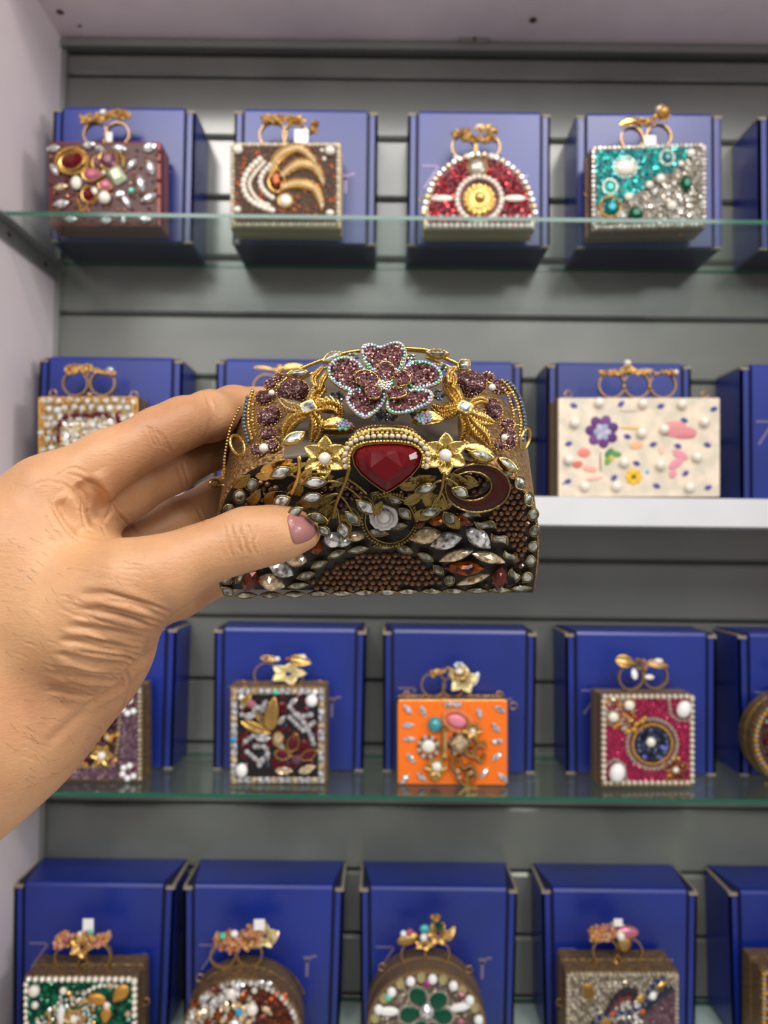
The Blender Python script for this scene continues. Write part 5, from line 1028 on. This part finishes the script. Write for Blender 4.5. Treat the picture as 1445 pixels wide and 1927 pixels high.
def ringt(px, py, rx, ry, r, Y_, m=herogold, name='chain_ring', tilt=0):
    b = MB(); t_ = math.radians(tilt)
    b.tube([P(px + rx * math.cos(a) * math.cos(t_) - ry * math.sin(a) * math.sin(t_), py - rx * math.cos(a) * math.sin(t_) - ry * math.sin(a) * math.cos(t_), Y_ + .003 * math.cos(a)) for a in [2 * math.pi * i / 24 for i in range(24)]], r * Y_ / F, 8, closed=True); b.obj(name, m, hero, smooth=True)
ringt(447, 838, 12, 20, 3.2, .283, tilt=25); ringt(988, 826, 8, 20, 3, .283, tilt=-15); ringt(404, 910, 9, 7, 2.6, .297, darkgold)
htube([(412, 912), (420, 913), (428, 915)], 3, darkgold, 'ring_post', Y=.298, sp=False)
hbeads([(450, 768), (434, 805), (424, 850), (420, 900)], 6, [BRZ], 6, m=gold, name='edge_grains', lift=.001)
# --- great flower
FNn = Vector((0, -.84, .54)).normalized(); FC = P(722, 722, .2815)
def onf(px, py, z=0):
    d = ray(px, py); c = FC + FNn * z; return CAM + d * ((c - CAM).dot(FNn) / d.dot(FNn))
def bigpetal(outl, z0, cup_, rim_st=True, dens=1.0, name='flower_petal'):
    ol = spline(outl, 3, True); n = len(ol); cx = sum(p[0] for p in ol) / n; cy = sum(p[1] for p in ol) / n
    dx, dy = cx - 722, cy - 720; L = math.hypot(dx, dy) + .01
    def zz(x, y, s):
        o = ((x - 722) * dx + (y - 720) * dy) / L / 80; return z0 + cup_ * (s * s) * .6 + .0012 * max(0, o)
    V = []; 
    for s in (.35, .7, 1.0): V += [onf(cx + (x - cx) * s, cy + (y - cy) * s, zz(x, y, s)) for x, y in ol]
    V.append(onf(cx, cy, z0)); Fc = []
    for r in range(2):
        for i in range(n): j = (i + 1) % n; Fc.append((r * n + i, r * n + j, (r + 1) * n + j, (r + 1) * n + i))
    Fc += [((i + 1) % n, i, 3 * n) for i in range(n)]
    K = len(V); V += [v - FNn * .0009 for v in V]; Fc += [tuple(reversed([q + K for q in f])) for f in Fc]; Fc += [(2 * n + i, 2 * n + (i + 1) % n, 2 * n + (i + 1) % n + K, 2 * n + i + K) for i in range(n)]
    b = MB(); b.add(V, Fc); o = b.obj(name, herogold, hero, smooth=True)
    b = MB(); b.tube([onf(x, y, zz(x, y, 1) + .0001) for x, y in ol], .00035, 6, closed=True); b.obj('petal_rim', herogold, o, smooth=True)
    b = MB(); V, Fc = GEO['octa']; xs = [p[0] for p in ol]; ys = [p[1] for p in ol]; A = (max(xs) - min(xs)) * (max(ys) - min(ys)); cnt = 0
    inner = [(cx + (x - cx) * (.80 if rim_st else .9), cy + (y - cy) * (.80 if rim_st else .9)) for x, y in ol]; k = mpp(FC)
    for _ in range(int(A * .20 * dens)):
        x, y = random.uniform(min(xs), max(xs)), random.uniform(min(ys), max(ys))
        if not inpoly(x, y, inner): continue
        q = next((q for q in (.3, .45, .6, .72, .82, .92) if inpoly(x, y, [(cx + (a_ - cx) * q, cy + (b_ - cy) * q) for a_, b_ in ol])), 1)
        p = onf(x, y, zz(x, y, q) + .0008); s = random.uniform(5, 9) * k
        b.add(V, Fc, jit(random.choice(DC1), .2), Matrix.Translation(p) @ Matrix.Rotation(random.uniform(0, 6), 4, Vector((random.random(), random.random(), .5))) @ Matrix.Diagonal((s, s * .8, s, 1)))
    b.obj('druzy_fill', gemmix, o, colors=True, kind='stuff')
    if rim_st:
        b = MB(); V, Fc = GEO['bead']
        for q in (.93, ):
            r2 = [(cx + (x - cx) * q, cy + (y - cy) * q) for x, y in ol]
            for x, y in resample(r2, 6.3, True): p = onf(x, y, zz(x, y, q) + .0006); s = k * 8; b.add(V, Fc, jit(random.choice(ABC), .12), frame(p, FNn, random.uniform(0, 90), s, s, s))
        r2 = [(cx + (x - cx) * .84, cy + (y - cy) * .84) for x, y in ol]
        for x, y in resample(r2, 7, True):
            if random.random() < .35: p = onf(x, y, zz(x, y, .84) + .0009); s = k * 7; b.add(V, Fc, jit(random.choice(ABC), .12), frame(p, FNn, 0, s, s, s))
        b.obj('iridescent_stones', gemmix, o, colors=True, kind='stuff')
bigpetal([(620, 712), (617, 690), (630, 676), (652, 671), (672, 680), (688, 697), (692, 716), (682, 732), (662, 738), (640, 728)], .000, .004)
bigpetal([(651, 748), (660, 735), (684, 730), (706, 728), (724, 738), (724, 755), (706, 776), (686, 787), (668, 776), (655, 762)], .001, .003)
bigpetal([(727, 757), (735, 742), (752, 735), (782, 733), (806, 734), (815, 743), (808, 758), (788, 768), (764, 777), (740, 778), (728, 770)], .001, .003)
bigpetal([(758, 700), (766, 686), (780, 679), (802, 681), (822, 690), (832, 706), (826, 720), (804, 729), (782, 732), (764, 722)], .0005, .004)
bigpetal([(679, 660), (682, 650), (698, 647), (712, 653), (724, 650), (740, 644), (756, 646), (764, 660), (762, 680), (752, 698), (735, 706), (712, 706), (694, 694), (683, 678)], .0015, .003)
for o_ in ([(668, 706), (676, 698), (692, 697), (706, 704), (712, 716), (704, 726), (688, 726), (674, 720)], [(708, 700), (712, 686), (728, 680), (741, 690), (742, 706), (730, 714), (716, 714)], [(744, 702), (758, 697), (772, 706), (770, 720), (754, 726), (744, 716)], [(728, 738), (742, 728), (760, 732), (764, 742), (750, 748), (732, 748)], [(688, 728), (702, 724), (716, 732), (714, 746), (698, 750), (690, 742)]): bigpetal(o_, .0045, .0025, False, 1.3, 'inner_petal')
b = MB(); V, Fc = GEO['bead']
for i in range(46):
    a = i * 2.4; r = 2.9 * math.sqrt(i); p = onf(720 + r * math.cos(a), 718 + r * .85 * math.sin(a), .0065 - r * .00008); s = mpp(p) * 7.5; b.add(V, Fc, jit(random.choice(ABC + [(230, 190, 100)]), .12), frame(p, FNn, 0, s, s, s))
b.obj('flower_centre', gemmix, hero, colors=True, kind='stuff')
# ================================================================== HAND AND FOREARM
hw_ = lambda px, py, Y: np.array(P(px, py, Y))
vs = 0.00115
lo = np.array([P(-640, 900, .30).x, .19, P(0, 2060, .30).z]); hi = np.array([P(640, 900, .30).x, .405, P(300, 640, .33).z])
dim = np.ceil((hi - lo) / vs).astype(int) + 1
gx, gy, gz = [lo[i] + vs * np.arange(dim[i]) for i in range(3)]
def newv(): return np.full(dim, .05, np.float32)
def cone(D, a, ra, b_, rb, k):
    """smooth-union a tapered capsule into D; a,b=(px,py,Y), radii in px"""
    A, B = hw_(*a), hw_(*b_); ra = ra * a[2] / F; rb = rb * b_[2] / F; m = max(ra, rb) + .022
    l = np.maximum(((np.minimum(A, B) - m - lo) / vs).astype(int), 0); h = np.minimum(((np.maximum(A, B) + m - lo) / vs).astype(int) + 1, dim)
    if (h <= l).any(): return
    sl = tuple(slice(l[i], h[i]) for i in range(3))
    X = gx[sl[0]][:, None, None] - A[0]; Y = gy[sl[1]][None, :, None] - A[1]; Z = gz[sl[2]][None, None, :] - A[2]
    ba = B - A; L = ba @ ba + 1e-12; t = np.clip((X * ba[0] + Y * ba[1] + Z * ba[2]) / L, 0, 1)
    d = np.sqrt((X - t * ba[0]) ** 2 + (Y - t * ba[1]) ** 2 + (Z - t * ba[2]) ** 2) - (ra + (rb - ra) * t)
    D[sl] = smin(D[sl], d.astype(np.float32), k)
def smin(a, b_, k):
    h = np.maximum(k - np.abs(a - b_), 0) / k; return np.minimum(a, b_) - h * h * k * .25
def chain(pts, k=.004):
    D = newv()
    for (p, r), (q, s) in zip(pts, pts[1:]): cone(D, p, r, q, s, k)
    return D
#@@HANDPTS@@
index = chain([((95, 925, .285), 66), ((200, 868, .292), 55), ((300, 818, .300), 50), ((345, 796, .305), 47), ((395, 783, .317), 46), ((440, 773, .336), 45), ((500, 766, .358), 39)])
middle = chain([((130, 985, .300), 62), ((240, 925, .309), 50), ((320, 880, .318), 48), ((400, 838, .343), 45), ((480, 800, .370), 41)])
ringf = chain([((150, 1040, .315), 60), ((250, 1030, .325), 46), ((330, 985, .337), 45), ((410, 945, .361), 44), ((490, 905, .390), 41)])
pinky = chain([((180, 1170, .325), 60), ((270, 1150, .335), 44), ((340, 1118, .342), 42), ((420, 1076, .360), 40), ((480, 1045, .382), 37)])
thumb = chain([((150, 1170, .272), 100), ((250, 1100, .266), 84), ((310, 1078, .266), 70), ((370, 1048, .268), 56), ((420, 1030, .270), 54), ((465, 1014, .272), 57), ((515, 1006, .2755), 52), ((548, 1001, .2785), 42), ((573, 1002, .281), 31)])
D = newv()
cone(D, (60, 1020, .285), 96, (95, 940, .287), 74, .02)
cone(D, (25, 1030, .300), 98, (110, 985, .303), 66, .02)
cone(D, (40, 1060, .292), 130, (160, 1120, .292), 96, .02)
cone(D, (60, 1120, .290), 135, (150, 1190, .290), 105, .02)
cone(D, (130, 1180, .300), 105, (222, 1130, .282), 84, .02)
cone(D, (60, 1180, .305), 130, (136, 1222, .305), 92, .02)
cone(D, (165, 1196, .318), 80, (138, 1250, .315), 76, .02)
cone(D, (130, 1230, .300), 112, (52, 1318, .295), 110, .02)
cone(D, (52, 1318, .295), 110, (-5, 1366, .290), 122, .02); cone(D, (-5, 1366, .290), 122, (-150, 1480, .282), 140, .02); cone(D, (-150, 1480, .282), 140, (-320, 1655, .272), 165, .02); cone(D, (-320, 1655, .272), 165, (-800, 2090, .245), 200, .02)
cone(D, (-40, 1180, .292), 150, (-60, 1350, .288), 150, .02); cone(D, (-60, 1350, .288), 150, (-250, 1520, .280), 160, .02); cone(D, (-40, 1085, .294), 120, (-40, 1180, .292), 150, .02)
#@@HANDEND@@
Ff = smin(smin(index, middle, .0012), smin(ringf, pinky, .0012), .0012)
D = smin(D, Ff, .007); D = smin(D, thumb, .013)
del index, middle, ringf, pinky, thumb, Ff
def surface_nets(D):
    S = D < 0; nx, ny, nz = D.shape; c = np.zeros((nx - 1, ny - 1, nz - 1), np.int8)
    for i in (0, 1):
        for j in (0, 1):
            for k in (0, 1): c += S[i:nx - 1 + i, j:ny - 1 + j, k:nz - 1 + k]
    act = np.argwhere((c > 0) & (c < 8)); idx = -np.ones(c.shape, np.int64); idx[tuple(act.T)] = np.arange(len(act))
    acc = np.zeros((len(act), 3)); cnt = np.zeros(len(act)); co = [(i, j, k) for i in (0, 1) for j in (0, 1) for k in (0, 1)]
    for a in range(8):
        for b_ in range(a + 1, 8):
            A, B = co[a], co[b_]
            if sum(abs(A[q] - B[q]) for q in range(3)) != 1: continue
            va = D[act[:, 0] + A[0], act[:, 1] + A[1], act[:, 2] + A[2]]; vb = D[act[:, 0] + B[0], act[:, 1] + B[1], act[:, 2] + B[2]]
            m = (va < 0) != (vb < 0); t = np.where(m, va / np.where(m, va - vb, 1), 0)
            acc += m[:, None] * (np.array(A) + t[:, None] * (np.array(B) - np.array(A))); cnt += m
    Vv = (act + acc / cnt[:, None]) * vs + lo; Q = []
    for ax in range(3):
        sl0 = [slice(None)] * 3; sl1 = [slice(None)] * 3; sl0[ax] = slice(0, -1); sl1[ax] = slice(1, None)
        A = S[tuple(sl0)]; B = S[tuple(sl1)]; e = np.argwhere(A != B); o1, o2 = [(1, 2), (2, 0), (0, 1)][ax]
        ok = (e[:, o1] > 0) & (e[:, o2] > 0) & (e[:, o1] < D.shape[o1] - 1) & (e[:, o2] < D.shape[o2] - 1); e = e[ok]; ins = A[tuple(e.T)]
        def g(d1, d2): q = e.copy(); q[:, o1] -= d1; q[:, o2] -= d2; return idx[tuple(q.T)]
        q = np.stack([g(1, 1), g(0, 1), g(0, 0), g(1, 0)], 1); q[~ins] = q[~ins][:, ::-1]; Q.append(q)
    return Vv, np.concatenate(Q)
Vv, Q = surface_nets(D)
def smooth_n(Vv, Q, it):
    n = len(Vv); deg = np.bincount(Q.ravel(), minlength=n) * 2.0
    for _ in range(it):
        acc = np.zeros_like(Vv)
        for a, b_ in ((0, 1), (1, 2), (2, 3), (3, 0)):
            np.add.at(acc, Q[:, a], Vv[Q[:, b_]]); np.add.at(acc, Q[:, b_], Vv[Q[:, a]])
        Vv = Vv * .4 + .6 * acc / deg[:, None]
    return Vv
Vv = smooth_n(Vv, Q, 3)
# refine: split every quad in four
def refine(Vv, Q):
    n = len(Vv); E = np.sort(np.concatenate([Q[:, [0, 1]], Q[:, [1, 2]], Q[:, [2, 3]], Q[:, [3, 0]]]), 1); key = E[:, 0] * n + E[:, 1]
    u, inv = np.unique(key, return_inverse=True); em = (Vv[u // n] + Vv[u % n]) / 2; m = len(Q); e = inv.reshape(4, m) + n; fcn = Vv[Q].mean(1); fi = n + len(u) + np.arange(m)
    NV = np.concatenate([Vv, em, fcn]); NQ = np.concatenate([np.stack([Q[:, i], e[i], fi, e[(i - 1) % 4]], 1) for i in range(4)]); return NV, NQ
Vv, Q = refine(Vv, Q); Vv = smooth_n(Vv, Q, 2)
def normals(Vv, Q):
    fn = np.cross(Vv[Q[:, 2]] - Vv[Q[:, 0]], Vv[Q[:, 3]] - Vv[Q[:, 1]]); N = np.zeros_like(Vv)
    for i in range(4): np.add.at(N, Q[:, i], fn)
    return N / (np.linalg.norm(N, axis=1)[:, None] + 1e-12)
N_ = normals(Vv, Q)
# creases: real grooves pressed along lines on the skin
R3 = np.array([rgt, upv, fwd]); rel = Vv - np.array(CAM); cc = rel @ R3.T; PX = CX + F * cc[:, 0] / cc[:, 2]; PY = CY - F * cc[:, 1] / cc[:, 2]
facing = (N_ * (np.array(CAM) - Vv)).sum(1) > 0
disp = np.zeros(len(Vv))
def crease(pts, depth, wid, ylim=None):
    pts = spline(pts, 5); x0, x1 = min(p[0] for p in pts) - 4 * wid, max(p[0] for p in pts) + 4 * wid; y0, y1 = min(p[1] for p in pts) - 4 * wid, max(p[1] for p in pts) + 4 * wid
    s = np.where((PX > x0) & (PX < x1) & (PY > y0) & (PY < y1) & facing)[0]
    if len(s) == 0: return
    if ylim is not None: s = s[(Vv[s, 1] > ylim[0]) & (Vv[s, 1] < ylim[1])]
    X, Y = PX[s], PY[s]; best = np.full(len(s), 1e9); tb = np.zeros(len(s)); L = len(pts) - 1
    for i, (a, c) in enumerate(zip(pts, pts[1:])):
        dx, dy = c[0] - a[0], c[1] - a[1]; t = np.clip(((X - a[0]) * dx + (Y - a[1]) * dy) / (dx * dx + dy * dy + 1e-9), 0, 1)
        d = np.hypot(X - a[0] - t * dx, Y - a[1] - t * dy); m = d < best; best[m] = d[m]; tb[m] = (i + t[m]) / L
    fade = np.minimum(1, np.minimum(tb, 1 - tb) * 5 + .05)
    disp[s] -= depth * fade * np.exp(-(best / wid) ** 2) - depth * .35 * fade * np.exp(-((best - 2.2 * wid) / (1.2 * wid)) ** 2)
random.seed(3)
# thumb knuckle
for x0, dx, dd in ((432, 4, .0004), (440, -2, .0003), (448, 2, .0006), (456, -3, .0004), (464, 4, .0006), (472, 0, .0004), (480, 6, .0004), (424, 0, .00025), (488, 4, .0002)):
    crease([(x0 - 4, 978 + random.uniform(-4, 8)), (x0 + dx, 1000), (x0 - dx + 3, 1025), (x0 + 8, 1048 + random.uniform(-6, 10))], dd * .8, 2.2)
# folds at the base of the thumb and wrist
for i in range(17):
    t = i / 16; L0 = [(141, 1112), (190, 1116), (240, 1126), (285, 1140), (322, 1155)]; L1 = [(70, 1300), (110, 1306), (145, 1312), (175, 1312), (205, 1306)]
    pts = [(a[0] + (c[0] - a[0]) * t + random.uniform(-6, 6), a[1] + (c[1] - a[1]) * t + random.uniform(-3, 3)) for a, c in zip(L0, L1)]
    k = random.choice((0, 0, 1)); crease(pts[k:], random.uniform(.0002, .0006), random.uniform(2.4, 3.8))
for i in range(14):
    t = random.random(); x, y = 100 + 130 * random.random(), 1120 + 180 * t; crease([(x, y), (x + 30, y + 8 + random.uniform(-4, 6)), (x + 62, y + 22)], .0003, 2.0)
# finger joints
for cx, cy, a in ((283, 820, 65), (292, 822, 60), (304, 828, 62), (314, 834, 62), (388, 748, 70), (394, 752, 70)):
    r = math.radians(-a); l = 24; crease([(cx - l * math.cos(r), cy + l * math.sin(r) * 1.0 - 0), (cx, cy), (cx + l * math.cos(r), cy - l * math.sin(r))][::-1], .00045, 2.4)
for cx, cy in ((340, 900), (350, 893)): crease([(cx - 8, cy - 22), (cx, cy), (cx + 6, cy + 20)], .0005, 2.4)
crease([(370, 955), (378, 970), (384, 985)], .0004, 2.4)
# palm web: a broad hollow, its ridges and the fine lines over them
crease([(150, 905), (172, 945), (188, 990)], .0030, 17); crease([(110, 940), (130, 975), (160, 1005)], .0018, 12); crease([(165, 900), (188, 930), (196, 965)], .0012, 7)
for L, d in (([(110, 905), (140, 925), (165, 950), (185, 975), (200, 1010)], .0005), ([(90, 940), (110, 975), (130, 1005), (165, 1022), (200, 1026)], .0006), ([(120, 890), (150, 898), (185, 915), (203, 935), (205, 965), (190, 990)], .0005), ([(130, 930), (120, 950), (125, 975)], .0003), ([(160, 935), (150, 960), (160, 990), (180, 1005)], .0004), ([(100, 900), (135, 880), (165, 890)], .0003), ([(60, 915), (90, 905), (120, 915)], .0002), ([(205, 940), (225, 970), (262, 1003)], .0008), ([(140, 960), (160, 965), (185, 960)], .0003), ([(80, 960), (100, 1000), (140, 1030)], .0003), ([(150, 915), (170, 935), (178, 960)], .0003)): crease(L, d, 2.4)
for i in range(7):
    t = i / 6; L0 = [(150, 1116), (200, 1120), (250, 1130), (300, 1148)]; L1 = [(85, 1290), (120, 1298), (155, 1304), (195, 1300)]
    crease([(a[0] + (c[0] - a[0]) * t + random.uniform(-8, 8), a[1] + (c[1] - a[1]) * t + random.uniform(-5, 5)) for a, c in zip(L0, L1)], .0009, 6.5)
for i in range(26):
    x, y = random.uniform(90, 260), random.uniform(1000, 1100); crease([(x, y), (x + 22, y + 5), (x + 44, y + 4 + random.uniform(-6, 6))], .00012, 1.9)
for i in range(30):
    x, y = random.uniform(20, 200), random.uniform(1120, 1440); crease([(x, y), (x + 16, y + 5), (x + 34, y + 14 + random.uniform(-5, 5))], .00016, 1.9)
crease([(280, 1205), (268, 1240), (243, 1262), (222, 1292), (190, 1310), (160, 1330)], .0018, 5); crease([(240, 1262), (243, 1290), (238, 1320), (225, 1345)], .0007, 3)
crease([(90, 1400), (130, 1362), (165, 1335)], .0006, 8)
Vv = Vv + N_ * disp[:, None]
# fingertips flatten against the back of the clutch instead of passing into it
_r = Vv - np.array(HO); _w = _r @ np.array(HW); _v = _r @ np.array(HV); _u = _r @ np.array(HU)
_q = np.clip(_v / HH, 0, 1); _a = np.arcsin(np.clip(_q ** 1.25, 0, 1)); ins = (_w > HD * .45) & (_w < HD + .0006) & (np.abs(_u) < HA * 1.06 * np.cos(_a) ** .45) & (_v < HH + .002) & (_v > -.001)
Vv[ins] += np.array(HW)[None] * (HD + .0008 - _w[ins])[:, None]
me = bpy.data.meshes.new('person'); me.vertices.add(len(Vv)); me.vertices.foreach_set('co', Vv.astype(np.float32).ravel())
me.loops.add(Q.size); me.loops.foreach_set('vertex_index', Q.astype(np.int32).ravel()); me.polygons.add(len(Q)); me.polygons.foreach_set('loop_start', np.arange(0, Q.size, 4, dtype=np.int32)); me.polygons.foreach_set('loop_total', np.full(len(Q), 4, np.int32))
me.polygons.foreach_set('use_smooth', [True] * len(Q)); me.update(calc_edges=True); me.validate()
def skin_mat():
    m = bpy.data.materials.new('skin'); m.use_nodes = True; nt = m.node_tree; b = nt.nodes['Principled BSDF']
    b.inputs['Roughness'].default_value = .46; b.inputs['Subsurface Weight'].default_value = .12; b.inputs['Subsurface Radius'].default_value = (1, .35, .2); b.inputs['Subsurface Scale'].default_value = .0035
    tc = nt.nodes.new('ShaderNodeTexCoord')
    n1 = nt.nodes.new('ShaderNodeTexNoise'); n1.inputs['Scale'].default_value = 22; n1.inputs['Detail'].default_value = 5; n1.inputs['Roughness'].default_value = .6
    cr = nt.nodes.new('ShaderNodeValToRGB'); cr.color_ramp.elements[0].position = .3; cr.color_ramp.elements[0].color = lin((182, 128, 90)) + (1,); cr.color_ramp.elements[1].position = .7; cr.color_ramp.elements[1].color = lin((212, 162, 118)) + (1,)
    nt.links.new(tc.outputs['Object'], n1.inputs['Vector']); nt.links.new(n1.outputs['Fac'], cr.inputs[0])
    nt.links.new(cr.outputs[0], b.inputs['Base Color'])
    v = nt.nodes.new('ShaderNodeTexVoronoi'); v.inputs['Scale'].default_value = 900; mp = nt.nodes.new('ShaderNodeMapping'); mp.inputs['Scale'].default_value = (1, .7, 1.4); mp.inputs['Rotation'].default_value = (0, .5, 0)
    n2 = nt.nodes.new('ShaderNodeTexNoise'); n2.inputs['Scale'].default_value = 500; n2.inputs['Detail'].default_value = 3; mp2 = nt.nodes.new('ShaderNodeMapping'); mp2.inputs['Scale'].default_value = (.35, 1, 1.3)
    nt.links.new(tc.outputs['Object'], mp.inputs[0]); nt.links.new(mp.outputs[0], v.inputs['Vector']); nt.links.new(tc.outputs['Object'], mp2.inputs[0]); nt.links.new(mp2.outputs[0], n2.inputs['Vector'])
    ad = nt.nodes.new('ShaderNodeMath'); ad.operation = 'MULTIPLY_ADD'; ad.inputs[1].default_value = .5; nt.links.new(v.outputs['Distance'], ad.inputs[0]); nt.links.new(n2.outputs['Fac'], ad.inputs[2])
    bp = nt.nodes.new('ShaderNodeBump'); bp.inputs['Strength'].default_value = .35; bp.inputs['Distance'].default_value = .0004; nt.links.new(ad.outputs[0], bp.inputs['Height']); nt.links.new(bp.outputs[0], b.inputs['Normal'])
    return m
me.materials.append(skin_mat())
person = bpy.data.objects.new('person', me); COL.objects.link(person); WM['person'] = Matrix.Identity(4)
tag(person, 'left hand and bare forearm holding the half-moon clutch, thumb in front', 'person')
# thumb nail
hb = BVHTree.FromPolygons([Vector(v) for v in Vv], Q.tolist())
nail = [(541, 972), (555, 968), (571, 969), (586, 979), (597, 992), (594, 1006), (578, 1018), (555, 1023), (546, 1003)]
cxn, cyn = 567, 994; V = []; K = 7; nl = spline(nail, 3, True); n = len(nl)
def onh(px, py, lift):
    d = ray(px, py); loc, nn, i, t = hb.ray_cast(CAM, d)
    if loc is None: loc = P(px, py, .279)
    return loc - d * lift
for s in (0.001, .3, .55, .75, .9, 1.0): V += [onh(cxn + (x - cxn) * s, cyn + (y - cyn) * s, .0009 * (1 - s ** 4) + .0002) for x, y in nl]
Fc = [(r * n + i, r * n + (i + 1) % n, (r + 1) * n + (i + 1) % n, (r + 1) * n + i) for r in range(5) for i in range(n)]
k0 = len(V); V += [v + Vector((0, .0012, 0)) for v in V[-n:]]; Fc += [(5 * n + i, 5 * n + (i + 1) % n, k0 + (i + 1) % n, k0 + i) for i in range(n)]
b = MB(); b.add(V, Fc); o = b.obj('thumbnail', mat('nail', (162, 108, 106), rough=.3, coat=.25), person, smooth=True); o['label'] = 'pinkish brown thumbnail'


# fine dark hairs on the wrist and back of the hand
b = MB()
for i in range(110):
    px, py = random.uniform(5, 260), random.uniform(985, 1500); d = ray(px, py); loc, nn, fi, t = hb.ray_cast(CAM, d)
    if loc is None or abs(nn.dot(d)) < .35: continue
    if nn.dot(d) > 0: nn = -nn
    g = (rgt * random.uniform(.5, 1) - upv * random.uniform(.1, .9)); g = (g - nn * g.dot(nn)).normalized(); L = random.uniform(.003, .006)
    b.tube([loc, loc + g * L * .5 + nn * L * .16, loc + g * L + nn * L * .12], [.000034, .00003, .000015], 3)
b.obj('arm_hair', mat('dark_hair', (70, 48, 36), rough=.6), person, kind='stuff')
